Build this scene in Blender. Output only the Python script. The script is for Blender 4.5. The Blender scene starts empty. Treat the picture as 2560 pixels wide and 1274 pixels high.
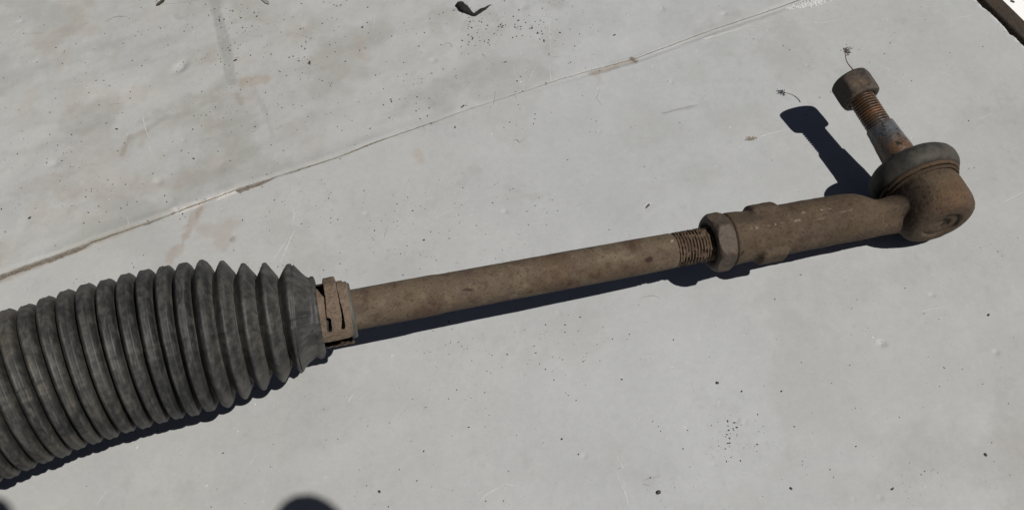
import bpy, bmesh, math, random
import numpy as np
np.seterr(over='ignore')
from mathutils import Vector, Matrix

C = bpy.context.scene.collection
random.seed(7)
RNG = np.random.default_rng(11)

# ------------------------------------------------------------------ camera, sky, sun, exposure
CAMH, FPX, PITCH = 400.0, 2300.0, math.radians(32.0)      # all lengths in millimetres unless noted
cd = bpy.data.cameras.new('camera')
cam = bpy.data.objects.new('camera', cd); C.objects.link(cam)
cam.location = (0, 0, CAMH/1000); cam.rotation_euler = (PITCH, 0, 0)
cd.sensor_width = 36; cd.lens = FPX/2560*36; cd.clip_start = 0.02; cd.clip_end = 50
bpy.context.scene.camera = cam

SUNV = np.array([0.545, -0.205, 1.0]); SUNV /= np.linalg.norm(SUNV)     # towards the sun
sun_el = math.asin(SUNV[2]); sun_az = math.atan2(SUNV[0], SUNV[1])
W = bpy.data.worlds.new('World'); bpy.context.scene.world = W; W.use_nodes = True
nt = W.node_tree; nt.nodes.clear()
sky = nt.nodes.new('ShaderNodeTexSky'); sky.sky_type = 'NISHITA'; sky.sun_disc = False
sky.air_density = .25; sky.dust_density = .45; sky.ozone_density = 0; sky.sun_elevation = sun_el; sky.sun_rotation = sun_az
bg = nt.nodes.new('ShaderNodeBackground'); bg.inputs[1].default_value = 0.05
wo = nt.nodes.new('ShaderNodeOutputWorld')
nt.links.new(sky.outputs[0], bg.inputs[0]); nt.links.new(bg.outputs[0], wo.inputs[0])
sl = bpy.data.lights.new('sun', 'SUN'); sl.energy = 5.0; sl.angle = math.radians(0.53); sl.color = (1.0, 0.965, 0.92)
so = bpy.data.objects.new('sun', sl); C.objects.link(so)
so.rotation_euler = Vector(SUNV).to_track_quat('Z', 'Y').to_euler()
vs = bpy.context.scene.view_settings
vs.view_transform = 'Standard'; vs.look = 'None'; vs.gamma = 1; vs.exposure = -0.39; vs.use_curve_mapping = False

# ------------------------------------------------------------------ measuring helpers
cp, sp = math.cos(PITCH), math.sin(PITCH)
def at(px, py, z=0.0):
    """point of the place (mm) at height z that was measured at this spot of the photograph"""
    x = px-1280; y = 637-py; t = (CAMH-z)/(FPX*cp-y*sp)
    return np.array([x*t, (y*cp+FPX*sp)*t, z])
def proj(P):
    d = np.asarray(P, float)-np.array([0, 0, CAMH])
    Y = d[..., 1]*cp+d[..., 2]*sp; Z = d[..., 1]*sp-d[..., 2]*cp
    return np.stack([1280+FPX*d[..., 0]/Z, 637-FPX*Y/Z], -1)
def mmpx(px, py, z): return (CAMH-z)/(FPX*cp-(637-py)*sp)*FPX/FPX   # mm per px across the view
def unit(v): return v/np.linalg.norm(v)

# ------------------------------------------------------------------ noise
def _tab(seed): return np.random.default_rng(seed).random(8192)
_T = {}
def vn(p, seed=0):
    """value noise in 2 or 3 dimensions, 0..1"""
    if seed not in _T: _T[seed] = _tab(seed)
    T = _T[seed]; i = np.floor(p).astype(np.int64); f = p-i; f = f*f*(3-2*f)
    D = p.shape[-1]; out = 0
    K = (73856093, 19349663, 83492791)
    for c in range(2**D):
        w = 1.0; h = 0
        for d in range(D):
            b = (c >> d) & 1
            w = w*(f[..., d] if b else 1-f[..., d]); h = h ^ ((i[..., d]+b)*K[d])
        h = (h ^ (h >> 13))*1274126177
        out = out+w*T[(h ^ (h >> 16)) & 8191]
    return out
def fbm(p, scale, octv=4, seed=0, gain=.5):
    s = 0; a = 1; t = 0; q = np.asarray(p, float)/scale
    for k in range(octv):
        s = s+a*vn(q, seed+k); t += a; a *= gain; q = q*2.03+13.7
    return s/t
def sm(x, a, b): t = np.clip((x-a)/(b-a), 0, 1); return t*t*(3-2*t)
def segd(P, a, b):
    a = np.asarray(a[:2], float); b = np.asarray(b[:2], float); d = b-a
    t = np.clip(((P-a)@d)/(d@d+1e-9), 0, 1)
    return np.linalg.norm(P-(a+t[..., None]*d), axis=-1), t

# ------------------------------------------------------------------ object helpers
def link(o, parent=None):
    C.objects.link(o)
    if parent is not None: o.parent = parent
    return o
def root_origin(o):
    r = o
    while r.parent is not None: r = r.parent
    return np.array(r.location)*1000
def mesh(name, V, F, mat, parent=None, smooth=True, col=None, origin=None, label=None):
    """V in mm in place; parts are stored relative to their thing's base"""
    V = np.asarray(V, float)
    me = bpy.data.meshes.new(name)
    org = np.zeros(3)
    if parent is not None: org = root_origin(parent)
    elif origin is not None: org = np.asarray(origin, float)
    V = (V-org)/1000
    if isinstance(F, np.ndarray):
        n, k = F.shape
        me.vertices.add(len(V)); me.vertices.foreach_set('co', V.ravel().astype(np.float32))
        me.loops.add(n*k); me.loops.foreach_set('vertex_index', F.ravel().astype(np.int32))
        me.polygons.add(n); me.polygons.foreach_set('loop_start', np.arange(0, n*k, k, dtype=np.int32))
        me.polygons.foreach_set('loop_total', np.full(n, k, dtype=np.int32))
        me.update(calc_edges=True); me.validate()
    else:
        me.from_pydata([tuple(v) for v in V], [], [tuple(f) for f in F]); me.update()
    me.polygons.foreach_set('use_smooth', np.full(len(me.polygons), smooth, dtype=bool))
    if col is not None:
        ca = me.color_attributes.new('Col', 'FLOAT_COLOR', 'POINT')
        c4 = np.ones((len(V), 4)); c4[:, :col.shape[1]] = col
        ca.data.foreach_set('color', c4.ravel().astype(np.float32))
    me.materials.append(mat)
    o = bpy.data.objects.new(name, me)
    if parent is None: o.location = org/1000
    link(o, parent)
    if label: o['label'] = label
    return o
def thing(name, base, label, cat, group=None):
    o = bpy.data.objects.new(name, None); o.location = np.asarray(base)/1000; o.empty_display_size = .01
    o['label'] = label; o['category'] = cat
    if group: o['group'] = group
    return link(o)
def tag(o, label=None, cat=None, group=None, kind=None):
    for k, v in (('label', label), ('category', cat), ('group', group), ('kind', kind)):
        if v: o[k] = v
    return o
def grid_faces(n, m, closed=False, off=0):
    i = np.arange(n-1)[:, None]; j = np.arange(m if closed else m-1)[None, :]; j2 = (j+1) % m
    q = np.stack([i*m+j+0*j2, (i+1)*m+j, (i+1)*m+j2+0*i, i*m+j2+0*i], -1)
    return q.reshape(-1, 4)+off
class Axis:
    """a straight axis with a frame: u along, n towards the viewer's side, b = n x u"""
    def __init__(s, A, B, ref=None):
        s.A = np.asarray(A, float); s.u = unit(np.asarray(B, float)-s.A)
        v = (np.array([0, 0, CAMH]) if ref is None else np.asarray(ref, float))-s.A; v = v-(v@s.u)*s.u
        s.n = unit(v); s.b = np.cross(s.n, s.u)
    def P(s, a): return s.A+np.multiply.outer(np.asarray(a, float), s.u)
    def at_px(s, val, k=0):
        lo, hi = -400.0, 600.0
        f = lambda a: proj(s.P(a))[k]
        if f(lo) > f(hi): lo, hi = hi, lo
        for _ in range(60):
            m = (lo+hi)/2
            if f(m) < val: lo = m
            else: hi = m
        return (lo+hi)/2
    def surf(s, a, R, th, off=(0, 0)):
        """a (n,), R (n,m) or (n,), th (m,) -> verts; th=0 faces the viewer, 90 deg = b"""
        a = np.asarray(a, float); R = np.asarray(R, float)
        if R.ndim == 1: R = np.repeat(R[:, None], len(th), 1)
        A2 = a if a.ndim == 2 else np.repeat(a[:, None], len(th), 1)
        return s.A+A2[..., None]*s.u+(R*np.cos(th))[..., None]*s.n+(R*np.sin(th))[..., None]*s.b
def tube(V):
    n, m = V.shape[:2]
    # orientation: outward normals
    F = grid_faces(n, m, True)
    P = V.reshape(-1, 3); q = P[F[len(F)//2]]
    c = V[len(V)//2].mean(0)
    nrm = np.cross(q[1]-q[0], q[2]-q[0])
    if nrm@(q.mean(0)-c) < 0: F = F[:, ::-1].copy()
    return P, F
def TH(m): return np.linspace(0, 2*np.pi, m, endpoint=False)

# ------------------------------------------------------------------ materials
def M(name): 
    m = bpy.data.materials.new(name); m.use_nodes = True
    return m, m.node_tree, m.node_tree.nodes['Principled BSDF']
def node(nt, t, **kw):
    n = nt.nodes.new(t)
    for k, v in kw.items():
        if k in n.inputs: n.inputs[k].default_value = v
        else: setattr(n, k, v)
    return n
def noise(nt, co, scale, detail=4, rough=.55, dist=0):
    n = node(nt, 'ShaderNodeTexNoise', Scale=scale, Detail=detail, Roughness=rough, Distortion=dist)
    nt.links.new(co, n.inputs['Vector']); return n.outputs['Fac']
def ramp(nt, fac, stops, interp='LINEAR'):
    r = nt.nodes.new('ShaderNodeValToRGB'); nt.links.new(fac, r.inputs[0]); r.color_ramp.interpolation = interp
    e = r.color_ramp.elements
    while len(e) < len(stops): e.new(.5)
    for i, (p, c) in enumerate(stops):
        e[i].position = p; e[i].color = (c, c, c, 1) if not hasattr(c, '__len__') else (*c, 1)
    return r.outputs[0]
def mix(nt, fac, a, b, mode='MIX'):
    n = nt.nodes.new('ShaderNodeMix'); n.data_type = 'RGBA'; n.blend_type = mode
    for sock, v in ((n.inputs[0], fac), (n.inputs[6], a), (n.inputs[7], b)):
        if hasattr(v, 'links'): nt.links.new(v, sock)
        elif hasattr(v, '__len__'): sock.default_value = (*v, 1)
        else: sock.default_value = v
    return n.outputs[2]
def bump(nt, bsdf, h, dist, strength=1.0, prev=None):
    b = node(nt, 'ShaderNodeBump', Strength=strength, Distance=dist); nt.links.new(h, b.inputs['Height'])
    if prev is not None: nt.links.new(prev, b.inputs['Normal'])
    nt.links.new(b.outputs[0], bsdf.inputs['Normal']); return b.outputs[0]
def dirty(name, cols, spot=(.03, .02, .015), sc=120, rough=(.7, .95), bd=.00012, stretch=(1, 1, 1), attr=False, spotamt=.6, metal=0, grit=.8, lights=.0, spec=.3):
    """layered dirt / rust: three colours mixed by coarse and fine noise, dark pits, fine relief"""
    m, nt, b = M(name)
    tc = nt.nodes.new('ShaderNodeTexCoord'); mp = nt.nodes.new('ShaderNodeMapping'); mp.inputs['Scale'].default_value = stretch
    nt.links.new(tc.outputs['Object'], mp.inputs[0]); co = mp.outputs[0]
    n1 = noise(nt, co, sc, 5, .6, .4); n2 = noise(nt, co, sc*5, 5, .65); n3 = noise(nt, co, sc*22, 3, .7)
    c = mix(nt, ramp(nt, n1, [(.38, 0), (.62, 1)]), cols[0], cols[1])
    c = mix(nt, ramp(nt, n2, [(.42, 0), (.68, 1)]), c, cols[2])
    if attr:
        at_ = nt.nodes.new('ShaderNodeVertexColor'); at_.layer_name = 'Col'
        c = mix(nt, 1.0, c, at_.outputs[0], 'MULTIPLY')
    n4 = noise(nt, co, sc*11, 3, .6)
    pits = ramp(nt, n4, [(.36, 1), (.43, 0)])
    ml = nt.nodes.new('ShaderNodeMath'); ml.operation = 'MULTIPLY'; nt.links.new(pits, ml.inputs[0]); ml.inputs[1].default_value = spotamt
    c = mix(nt, ml.outputs[0], c, spot)
    if lights > 0:
        lt = ramp(nt, noise(nt, co, sc*13, 2, .5), [(.68, 0), (.74, lights)])
        c = mix(nt, lt, c, tuple(min(1, x*2.2) for x in cols[1]))
    g = ramp(nt, n3, [(.3, 1-.35*grit), (.75, 1+.0)])
    c = mix(nt, 1.0, c, g, 'MULTIPLY')
    nt.links.new(c, b.inputs['Base Color'])
    rr = nt.nodes.new('ShaderNodeMapRange'); nt.links.new(n2, rr.inputs[0]); rr.inputs[3].default_value = rough[0]; rr.inputs[4].default_value = rough[1]
    nt.links.new(rr.outputs[0], b.inputs['Roughness']); b.inputs['Metallic'].default_value = metal
    b.inputs['Specular IOR Level'].default_value = spec
    p = bump(nt, b, n2, bd*3); bump(nt, b, n3, bd, 1, p)
    return m

mat_rod = dirty('dusty_rust', [(.130, .098, .062), (.112, .077, .055), (.138, .108, .072)], sc=70, bd=.00008, spotamt=.45, attr=True, lights=.25)
mat_cast = dirty('dirty_cast_steel', [(.099, .070, .043), (.080, .053, .036), (.106, .079, .049)], sc=80, bd=.00012, attr=True, lights=.35)
mat_nut = dirty('dark_nut_steel', [(.086, .060, .041), (.042, .033, .026), (.112, .080, .054)], sc=110, bd=.00010, attr=True, rough=(.5, .8), spec=.4)
mat_clamp = dirty('rusty_sheet_steel', [(.185, .138, .098), (.105, .073, .050), (.220, .168, .120)], sc=160, bd=.00010, spotamt=.5)
mat_stud = dirty('greasy_stud_steel', [(.16, .085, .04), (.10, .058, .03), (.085, .05, .03)], sc=150, bd=.00008, attr=True, rough=(.2, .5), spec=.6)
mat_rubber = dirty('dusty_black_rubber', [(.045, .045, .0435), (.034, .035, .036), (.055, .0535, .050)], spot=(.03, .03, .03), sc=95, rough=(.40, .72), bd=.00005, attr=True, spotamt=.35, grit=.5, spec=.35)
mat_dust_rubber = dirty('old_grey_rubber', [(.068, .062, .049), (.048, .046, .040), (.083, .073, .056)], sc=70, bd=.00005, attr=True, rough=(.55, .8), spotamt=.3)
mat_dry = dirty('dry_plant', [(.12, .09, .06), (.07, .055, .04), (.2, .16, .11)], sc=400, bd=.00002)
mat_char = dirty('black_scrap', [(.018, .017, .014), (.010, .010, .009), (.03, .028, .024)], sc=300, bd=.0001)
mat_grit = dirty('dark_grit', [(.05, .047, .044), (.022, .021, .02), (.14, .13, .12)], sc=500, bd=.00002)
mat_white = dirty('bare_white_chip', [(.72, .72, .70), (.62, .62, .60), (.78, .78, .76)], sc=300, bd=.00008, spotamt=.1)
mat_fill = dirty('dried_tan_filler', [(.30, .25, .20), (.20, .165, .13), (.40, .36, .30)], sc=200, bd=.0004)
mat_rail = dirty('brown_edge_rail', [(.060, .048, .034), (.038, .034, .026), (.075, .050, .034)], sc=120, bd=.0002, spotamt=.9)
mat_ground = dirty('bright_concrete', [(.90, .90, .885), (.87, .87, .855), (.91, .91, .90)], sc=60, bd=.00001, spotamt=.0, grit=0)
mat_core = dirty('board_core', [(.07, .055, .04), (.04, .033, .025), (.10, .08, .06)], sc=90, bd=.0003)
mat_scratch = dirty('paint_scratch', [(.66, .66, .64), (.58, .58, .56), (.7, .7, .69)], sc=900, bd=.00002, spotamt=.1)
mat_mark = dirty('dark_scratch', [(.30, .29, .27), (.24, .23, .21), (.34, .33, .31)], sc=900, bd=.00002, spotamt=.4)
mat_skin = dirty('skin', [(.45, .27, .19), (.42, .25, .17), (.48, .30, .22)], sc=90, bd=.00003, spotamt=.05, grit=.2)
mat_husk = dirty('tan_husk', [(.36, .29, .20), (.28, .21, .14), (.42, .36, .28)], sc=400, bd=.00002)
mat_phone = dirty('phone_black', [(.02, .02, .022), (.02, .02, .022), (.025, .025, .027)], sc=90, bd=.00001, spotamt=0, rough=(.2, .3))
mat_sleeve = dirty('dark_sleeve', [(.05, .06, .09), (.04, .05, .07), (.06, .07, .10)], sc=200, bd=.0002)

def board_material():
    m, nt, b = M('painted_board')
    tc = nt.nodes.new('ShaderNodeTexCoord'); co = tc.outputs['Object']
    vc = nt.nodes.new('ShaderNodeVertexColor'); vc.layer_name = 'Col'
    n1 = noise(nt, co, 30, 6, .6); n2 = noise(nt, co, 700, 3, .6); n3 = noise(nt, co, 220, 5, .65, .3)
    c = mix(nt, 1.0, vc.outputs[0], ramp(nt, n3, [(.3, .965), (.7, 1.035)]), 'MULTIPLY')
    c = mix(nt, 1.0, c, ramp(nt, n2, [(.3, .97), (.7, 1.02)]), 'MULTIPLY')
    # fine dark and pale flecks in the paint
    for sc, th, colr in ((330, .055, (.20, .19, .18)), (800, .09, (.27, .26, .25)), (150, .030, (.62, .62, .61))):
        v = node(nt, 'ShaderNodeTexVoronoi', Scale=sc, Randomness=1.0); nt.links.new(co, v.inputs['Vector'])
        sel = ramp(nt, v.outputs['Color'], [(.55, 0), (.62, 1)])
        d = ramp(nt, v.outputs['Distance'], [(th, .55), (th*1.9, 0)])
        mm = nt.nodes.new('ShaderNodeMath'); mm.operation = 'MULTIPLY'; nt.links.new(sel, mm.inputs[0]); nt.links.new(d, mm.inputs[1])
        mk = nt.nodes.new('ShaderNodeMath'); mk.operation = 'MULTIPLY'; nt.links.new(mm.outputs[0], mk.inputs[0])
        nt.links.new(ramp(nt, noise(nt, co, 14+sc*.01, 3), [(.45, 0), (.62, 1)]), mk.inputs[1])
        c = mix(nt, mk.outputs[0], c, colr)
    nt.links.new(c, b.inputs['Base Color'])
    rr = nt.nodes.new('ShaderNodeMapRange'); nt.links.new(n1, rr.inputs[0]); rr.inputs[3].default_value = .42; rr.inputs[4].default_value = .7
    nt.links.new(rr.outputs[0], b.inputs['Roughness']); b.inputs['Specular IOR Level'].default_value = .35
    p = bump(nt, b, n3, .00012, .6); bump(nt, b, n2, .00003, .6, p)
    return m
mat_board = board_material()

# ------------------------------------------------------------------ THE SETTING: painted boards, filler, rail, ground
SEAM = np.array([at(*p)[:2] for p in ((0, 686), (90, 655), (225, 608), (370, 556), (500, 508), (600, 470), (690, 441), (830, 398), (1000, 333), (1180, 270), (1400, 198), (1590, 144), (1780, 74), (1950, 18), (2060, -22))])
O2 = SEAM[0]; eU = unit(SEAM[-1]-SEAM[0]); eV = np.array([-eU[1], eU[0]])
def uv(P): d = np.asarray(P)[..., :2]-O2; return np.stack([d@eU, d@eV], -1)
def xy(u, v): return O2+np.multiply.outer(u, eU)+np.multiply.outer(v, eV) if np.ndim(u) else O2+u*eU+v*eV
suv = uv(SEAM)
def seam_off(u):
    base = np.interp(u, suv[:, 0], suv[:, 1])
    return base+(vn(np.stack([u/3.0, 0*u], -1), 5)-.5)*.22+(vn(np.stack([u/.9, 0*u], -1), 6)-.5)*.16
gap_pts = [(-80, 665, 2.4), (0, 686, 2.3), (120, 640, 2.2), (205, 613, 1.6), (228, 607, .25), (345, 562, .10), (366, 555, .95), (380, 551, .45), (430, 532, .30), (440, 528, .05), (585, 474, .08), (594, 471, 2.2), (650, 452, 1.6), (690, 440, .3), (740, 424, .5), (790, 408, .1), (1000, 333, .07), (1180, 262, .08), (1480, 178, .10), (1590, 145, .2), (1780, 74, .15), (1950, 18, .14), (2060, -25, .3)]
gu = np.array([uv(at(a, b))[0] for a, b, _ in gap_pts]); gw = np.array([g for *_, g in gap_pts])
def gap(u): return np.interp(u, gu, gw)*np.where(np.interp(u, gu, gw) > .4, 1.25, 1.0)*(.8+.4*vn(np.stack([u/1.4, 0*u+3], -1), 8))
EDGE = np.array([uv(at(*p)) for p in ((2430, -14), (2443, 0), (2460, 19), (2475, 28), (2480, 35), (2497, 50), (2512, 66), (2527, 86), (2533, 87), (2548, 101), (2560, 112), (2580, 134), (2640, 196))])
EDGE = EDGE[np.argsort(EDGE[:, 1])]
eslope = np.polyfit(EDGE[:, 1], EDGE[:, 0], 1)
def edge_u(v):
    lin = np.polyval(eslope, v)
    e = np.interp(v, EDGE[:, 1], EDGE[:, 0]); e = np.where((v < EDGE[0, 1]) | (v > EDGE[-1, 1]), lin, e)
    return e+(vn(np.stack([v/1.2, 0*v], -1), 21)-.5)*.5+(vn(np.stack([v/4, 0*v], -1), 22)-.5)*.5

bumps = [(452, 168, 5.5, 3.2, 1.25, 60), (133, 408, 3.5, 2.6, .6, 20), (395, 453, 2.8, 2.0, .6, 0), (1083, 152, 2.2, 1.6, .55, 0), (588, 150, 1.4, .9, .45, 0), (1308, 20, 3.0, 2.2, .4, 0),
         (53, 55, 1.6, 1.0, .5, 0), (1262, 528, 1.5, 1.2, .45, 0), (915, 534, 1.0, .9, .35, 0), (2205, 858, 2.2, 1.6, .65, 0), (1498, 329, .8, .7, .35, 0), (2490, 880, 1.3, 1.1, .4, 0), (1811, 36, 1.7, 1.3, .5, 0),
         (1656, 22, 1.4, 1.1, .4, 0), (1756, 56, 1.6, 1.2, .2, 0), (2018, 164, .8, .8, .35, 0), (2330, 738, 1.3, .8, .4, 0), (1845, 200, .7, .6, .3, 0), (442, 525, 1.8, 1.0, .8, 0), (1843, 1050, 1, .8, .2, 0),
         (540, 420, 9, 5, .25, 30), (210, 300, 14, 8, .5, 10), (120, 350, 12, 9, .45, 0), (870, 820, 10, 8, -.25, 0), (1310, 480, 12, 8, -.35, 0), (700, 330, 12, 8, .35, 40), (1050, 300, 16, 8, .3, 20)]
SGN = lambda a: -1.55 if a > 0 else -1.0
_r = random.Random(3)
bumps += [(_r.uniform(0, 2500), _r.uniform(0, 1260), _r.uniform(.5, 1.3), _r.uniform(.4, 1.0), _r.uniform(.12, .32), _r.uniform(0, 180)) for _ in range(34)]
bump_c = [(at(a, b)[:2], rx, ry, h, math.radians(t)) for a, b, rx, ry, h, t in bumps]
def height(P):
    """relief of the painted boards in mm at ground points P (...,2)"""
    q = uv(P); up = sm(q[..., 1]-seam_off(q[..., 0]), -1, 3)
    h = (fbm(P, 75, 3, 31)-.5)*(1.1+1.3*up)+(fbm(P, 24, 3, 35)-.5)*(.50+.95*up)+(fbm(P, 5, 2, 38)-.5)*(.035+.05*up)
    for c, rx, ry, a, t in bump_c:
        d = P-c; a = a*SGN(a); x = d@np.array([math.cos(t), math.sin(t)]); y = d@np.array([-math.sin(t), math.cos(t)])
        r2 = (x/rx)**2+(y/ry)**2; h = h+a*np.exp(-r2*1.2)
    v = q[..., 1]-seam_off(q[..., 0]); u = q[..., 0]
    right = sm(u, uv(at(1250, 240))[0], uv(at(1600, 140))[0])
    left = 1-sm(u, uv(at(900, 370))[0], uv(at(1200, 262))[0])
    lowside = v < 0
    # the lower board sags a little into the joint on the right, with a small ridge beside it; the upper lip lifts on the left
    h = h-np.where(lowside, right*.75*np.exp(-((v+1.6)/1.8)**2), 0)+np.where(lowside, right*.22*np.exp(-((v+4.6)/.5)**2), 0)
    h = h+np.where(~lowside, left*1.0*np.exp(-(v/5.0)**2)*(.35+1.1*vn(np.stack([u/18, 0*u], -1), 44)), 0)
    h = h+np.where(~lowside, .18, 0)
    return h-height0
height0 = 0.0
# stains, in board paint
def stain(P, col, pts, w, c, strength, soft=.5, wob=1.0, seed=50):
    """dirt mark with a shape of its own: a stroke through pts (photo measurements), ragged by noise"""
    pts = [at(*p)[:2] for p in pts]
    n = (fbm(P, 6, 4, seed)-.5)*2*w*wob+(fbm(P, 2.6, 3, seed+9)-.5)*(w*.8+1.2)*wob
    d = np.full(P.shape[:-1], 1e9)
    if len(pts) == 1: d = np.linalg.norm(P-pts[0], axis=-1)
    for a, b in zip(pts[:-1], pts[1:]): d = np.minimum(d, segd(P, a, b)[0])
    m = (1-sm(d+n, w*(1-soft), w*(1+soft)))*strength
    m = m*(.55+.75*fbm(P, 3.2, 3, seed+20)); return col*(1-m[..., None])+np.array(c)*m[..., None]
def paint(P):
    q = uv(P); up = sm(q[..., 1]-seam_off(q[..., 0]), -3, 3); u = q[..., 0]
    col = np.ones(P.shape[:-1]+(3,))*np.array([.410, .421, .422])
    n = fbm(P, 60, 4, 61); n2 = fbm(P, 20, 4, 66); n3 = fbm(q*np.array([.8, 2.6]), 22, 5, 70)
    left = 1-sm(P[..., 0], -190, 60)
    col = col*(1+(n[..., None]-.5)*.10*(1+up[..., None]))*(1+(n2[..., None]-.5)*.10)
    col = col*(1-np.array([.01, .035, .075])*(left*(.45+.7*n2))[..., None])
    w = .5*sm(n3, .44, .68)*up*(.35+.65*left); col = col*(1-w[..., None]*np.array([.105, .12, .145]))
    w = sm(fbm(P, 34, 4, 80), .52, .68)*(.4+.6*up); col = col*(1-w[..., None]*np.array([.11, .115, .14]))
    pinks = sm(fbm(P, 12, 4, 90), .55, .72)*left*up; col = col*(1-pinks[..., None]*np.array([.03, .055, .075]))
    right = sm(P[..., 0], 90, 220); col = col*(1-right[..., None]*np.array([.035, .04, .055]))
    tan = (.32, .275, .22); gre = (.30, .30, .285); brn = (.27, .225, .18); gbr = (.285, .28, .252)
    S = lambda *a, **k: stain(P, col, *a, **k)
    col = S([(528, -40), (548, 60), (568, 140), (580, 205)], 3.2, gre, .85, soft=.22, wob=.3, seed=101)
    col = S([(620, 205), (660, 200)], 4.6, (.33, .285, .23), .6, soft=.3, wob=.6, seed=103)
    col = S([(596, 235), (602, 258)], 2.2, brn, .5, soft=.5, seed=105)
    col = S([(635, 220), (625, 250)], 2.0, (0.374, 0.347, 0.320), .6, soft=.4, seed=106)
    col = S([(560, 200), (520, 240), (440, 262), (360, 300)], 3.4, gbr, .42, soft=.8, wob=1.2, seed=108)
    col = S([(540, 245), (480, 275), (400, 300), (330, 345), (305, 385)], 1.9, gbr, .5, soft=.7, wob=1.0, seed=110)
    col = S([(325, 340), (305, 385)], 1.2, brn, .38, soft=.5, wob=.8, seed=112)
    col = S([(358, 330), (352, 365)], 1.6, tan, .32, soft=.5, wob=1.2, seed=113)
    col = S([(590, 300), (600, 380), (560, 430), (480, 440)], 8.0, gbr, .42, soft=.7, wob=1.2, seed=115)
    col = S([(640, 235), (672, 300), (680, 340)], 1.6, gre, .45, soft=.6, wob=1.2, seed=118)
    col = S([(470, 445), (300, 480), (130, 480)], 4.5, (0.320, 0.285, 0.249), .40, soft=.8, wob=1.4, seed=120)
    col = S([(60, 470), (150, 440), (260, 330)], 6.0, (0.338, 0.311, 0.285), .35, soft=.8, wob=1.4, seed=122)
    col = S([(0, 200), (120, 170), (270, 110)], 6.0, (0.294, 0.294, 0.285), .35, soft=.8, wob=1.4, seed=124)
    col = S([(500, 515), (480, 560), (455, 610), (425, 650)], 2.6, (0.320, 0.276, 0.236), .6, soft=.35, wob=1.0, seed=130)
    col = S([(500, 517), (492, 545)], 1.2, brn, .5, soft=.5, seed=131)
    col = S([(520, 575), (570, 570), (560, 595)], 5.5, (0.343, 0.307, 0.271), .5, soft=.45, wob=.9, seed=133)
    col = S([(584, 594), (580, 600)], 1.0, (0.223, 0.205, 0.178), .7, soft=.4, wob=.9, seed=134)
    col = S([(700, 560), (760, 640)], 9, (0.365, 0.356, 0.329), .35, soft=.7, wob=1, seed=136)
    col = S([(1045, 380), (1050, 400)], 2.4, (0.374, 0.329, 0.276), .5, soft=.6, wob=.8, seed=140)
    col = S([(895, 95), (910, 145)], 3.0, (0.347, 0.320, 0.276), .5, soft=.7, wob=1.2, seed=142)
    col = S([(1480, 185), (1530, 168), (1590, 148)], 1.9, (0.294, 0.258, 0.214), .75, soft=.4, wob=.8, seed=145)
    col = S([(1495, 185), (1500, 205)], 1.6, (0.356, 0.329, 0.294), .5, soft=.6, wob=1, seed=146)
    col = S([(1580, 146), (1590, 152)], .9, (0.134, 0.107, 0.080), .8, soft=.5, wob=1, seed=147)
    col = S([(1270, 470), (1330, 495), (1370, 485)], 1.6, (0.320, 0.329, 0.320), .4, soft=.8, wob=1.2, seed=150)
    col = S([(1180, 430), (1150, 460)], 3, (0.320, 0.320, 0.311), .35, soft=.8, wob=1.4, seed=152)
    col = S([(230, 605), (330, 570)], 1.1, (0.267, 0.240, 0.196), .5, soft=.6, wob=1, seed=155)
    col = S([(0, 700), (225, 612)], 1.6, (0.267, 0.223, 0.169), .5, soft=.7, wob=.8, seed=156)
    col = S([(1655, 283), (1740, 265)], .9, (0.267, 0.267, 0.249), .45, soft=.6, wob=1, seed=158)
    col = S([(1940, 760), (2000, 860)], 9, (0.356, 0.356, 0.334), .35, soft=.7, wob=1.2, seed=160)
    col = S([(2300, 1110), (2440, 1160), (2560, 1100)], 10, (0.352, 0.343, 0.320), .45, soft=.6, wob=1.2, seed=162)
    col = S([(2530, 1000), (2560, 1270)], 7, (0.320, 0.311, 0.285), .4, soft=.5, wob=1.2, seed=164)
    col = S([(1600, 1195), (1630, 1200)], 3, (0.329, 0.329, 0.320), .4, soft=.7, wob=1.2, seed=166)
    col = S([(1960, 60), (2000, 150), (1920, 130)], 9, (0.343, 0.343, 0.334), .35, soft=.7, wob=1.2, seed=168)
    col = S([(440, 40), (450, 48), (470, 40)], 1.2, (0.294, 0.285, 0.267), .5, soft=.7, wob=1.2, seed=170)
    col = S([(1200, 20), (1260, 70), (1240, 78)], 3.5, (0.303, 0.303, 0.294), .35, soft=.9, wob=1.6, seed=172)
    col = S([(225, 608), (285, 588), (345, 564)], 1.3, (0.316, 0.307, 0.276), .75, soft=.3, wob=.5, seed=210)
    col = S([(440, 531), (500, 511), (590, 477)], 1.2, (0.600, 0.590, 0.560), .75, soft=.4, wob=.7, seed=212)
    col = S([(470, 519), (545, 494)], .4, (0.294, 0.276, 0.249), .6, soft=.4, wob=.7, seed=214)
    # grime settled along the joint
    v = q[..., 1]-seam_off(u); g = np.exp(-np.abs(v)/.7)*(.2+.5*sm(fbm(P, 9, 3, 180), .45, .7))
    col = col*(1-g[..., None]*np.array([.17, .19, .23]))
    wht = np.exp(-((v-1.6)/1.2)**2)*(1-sm(u, uv(at(1000, 333))[0], uv(at(1300, 240))[0]))*.25
    col = col*(1-wht[..., None])+np.array([.62, .61, .58])*wht[..., None]
    sc_ = sm(fbm(P, 4.5, 4, 182), .60, .72)*sm(fbm(P, 40, 3, 186), .48, .62)
    col = col*(1-sc_[..., None]*.045)
    return np.clip(col, .02, .8)

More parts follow.
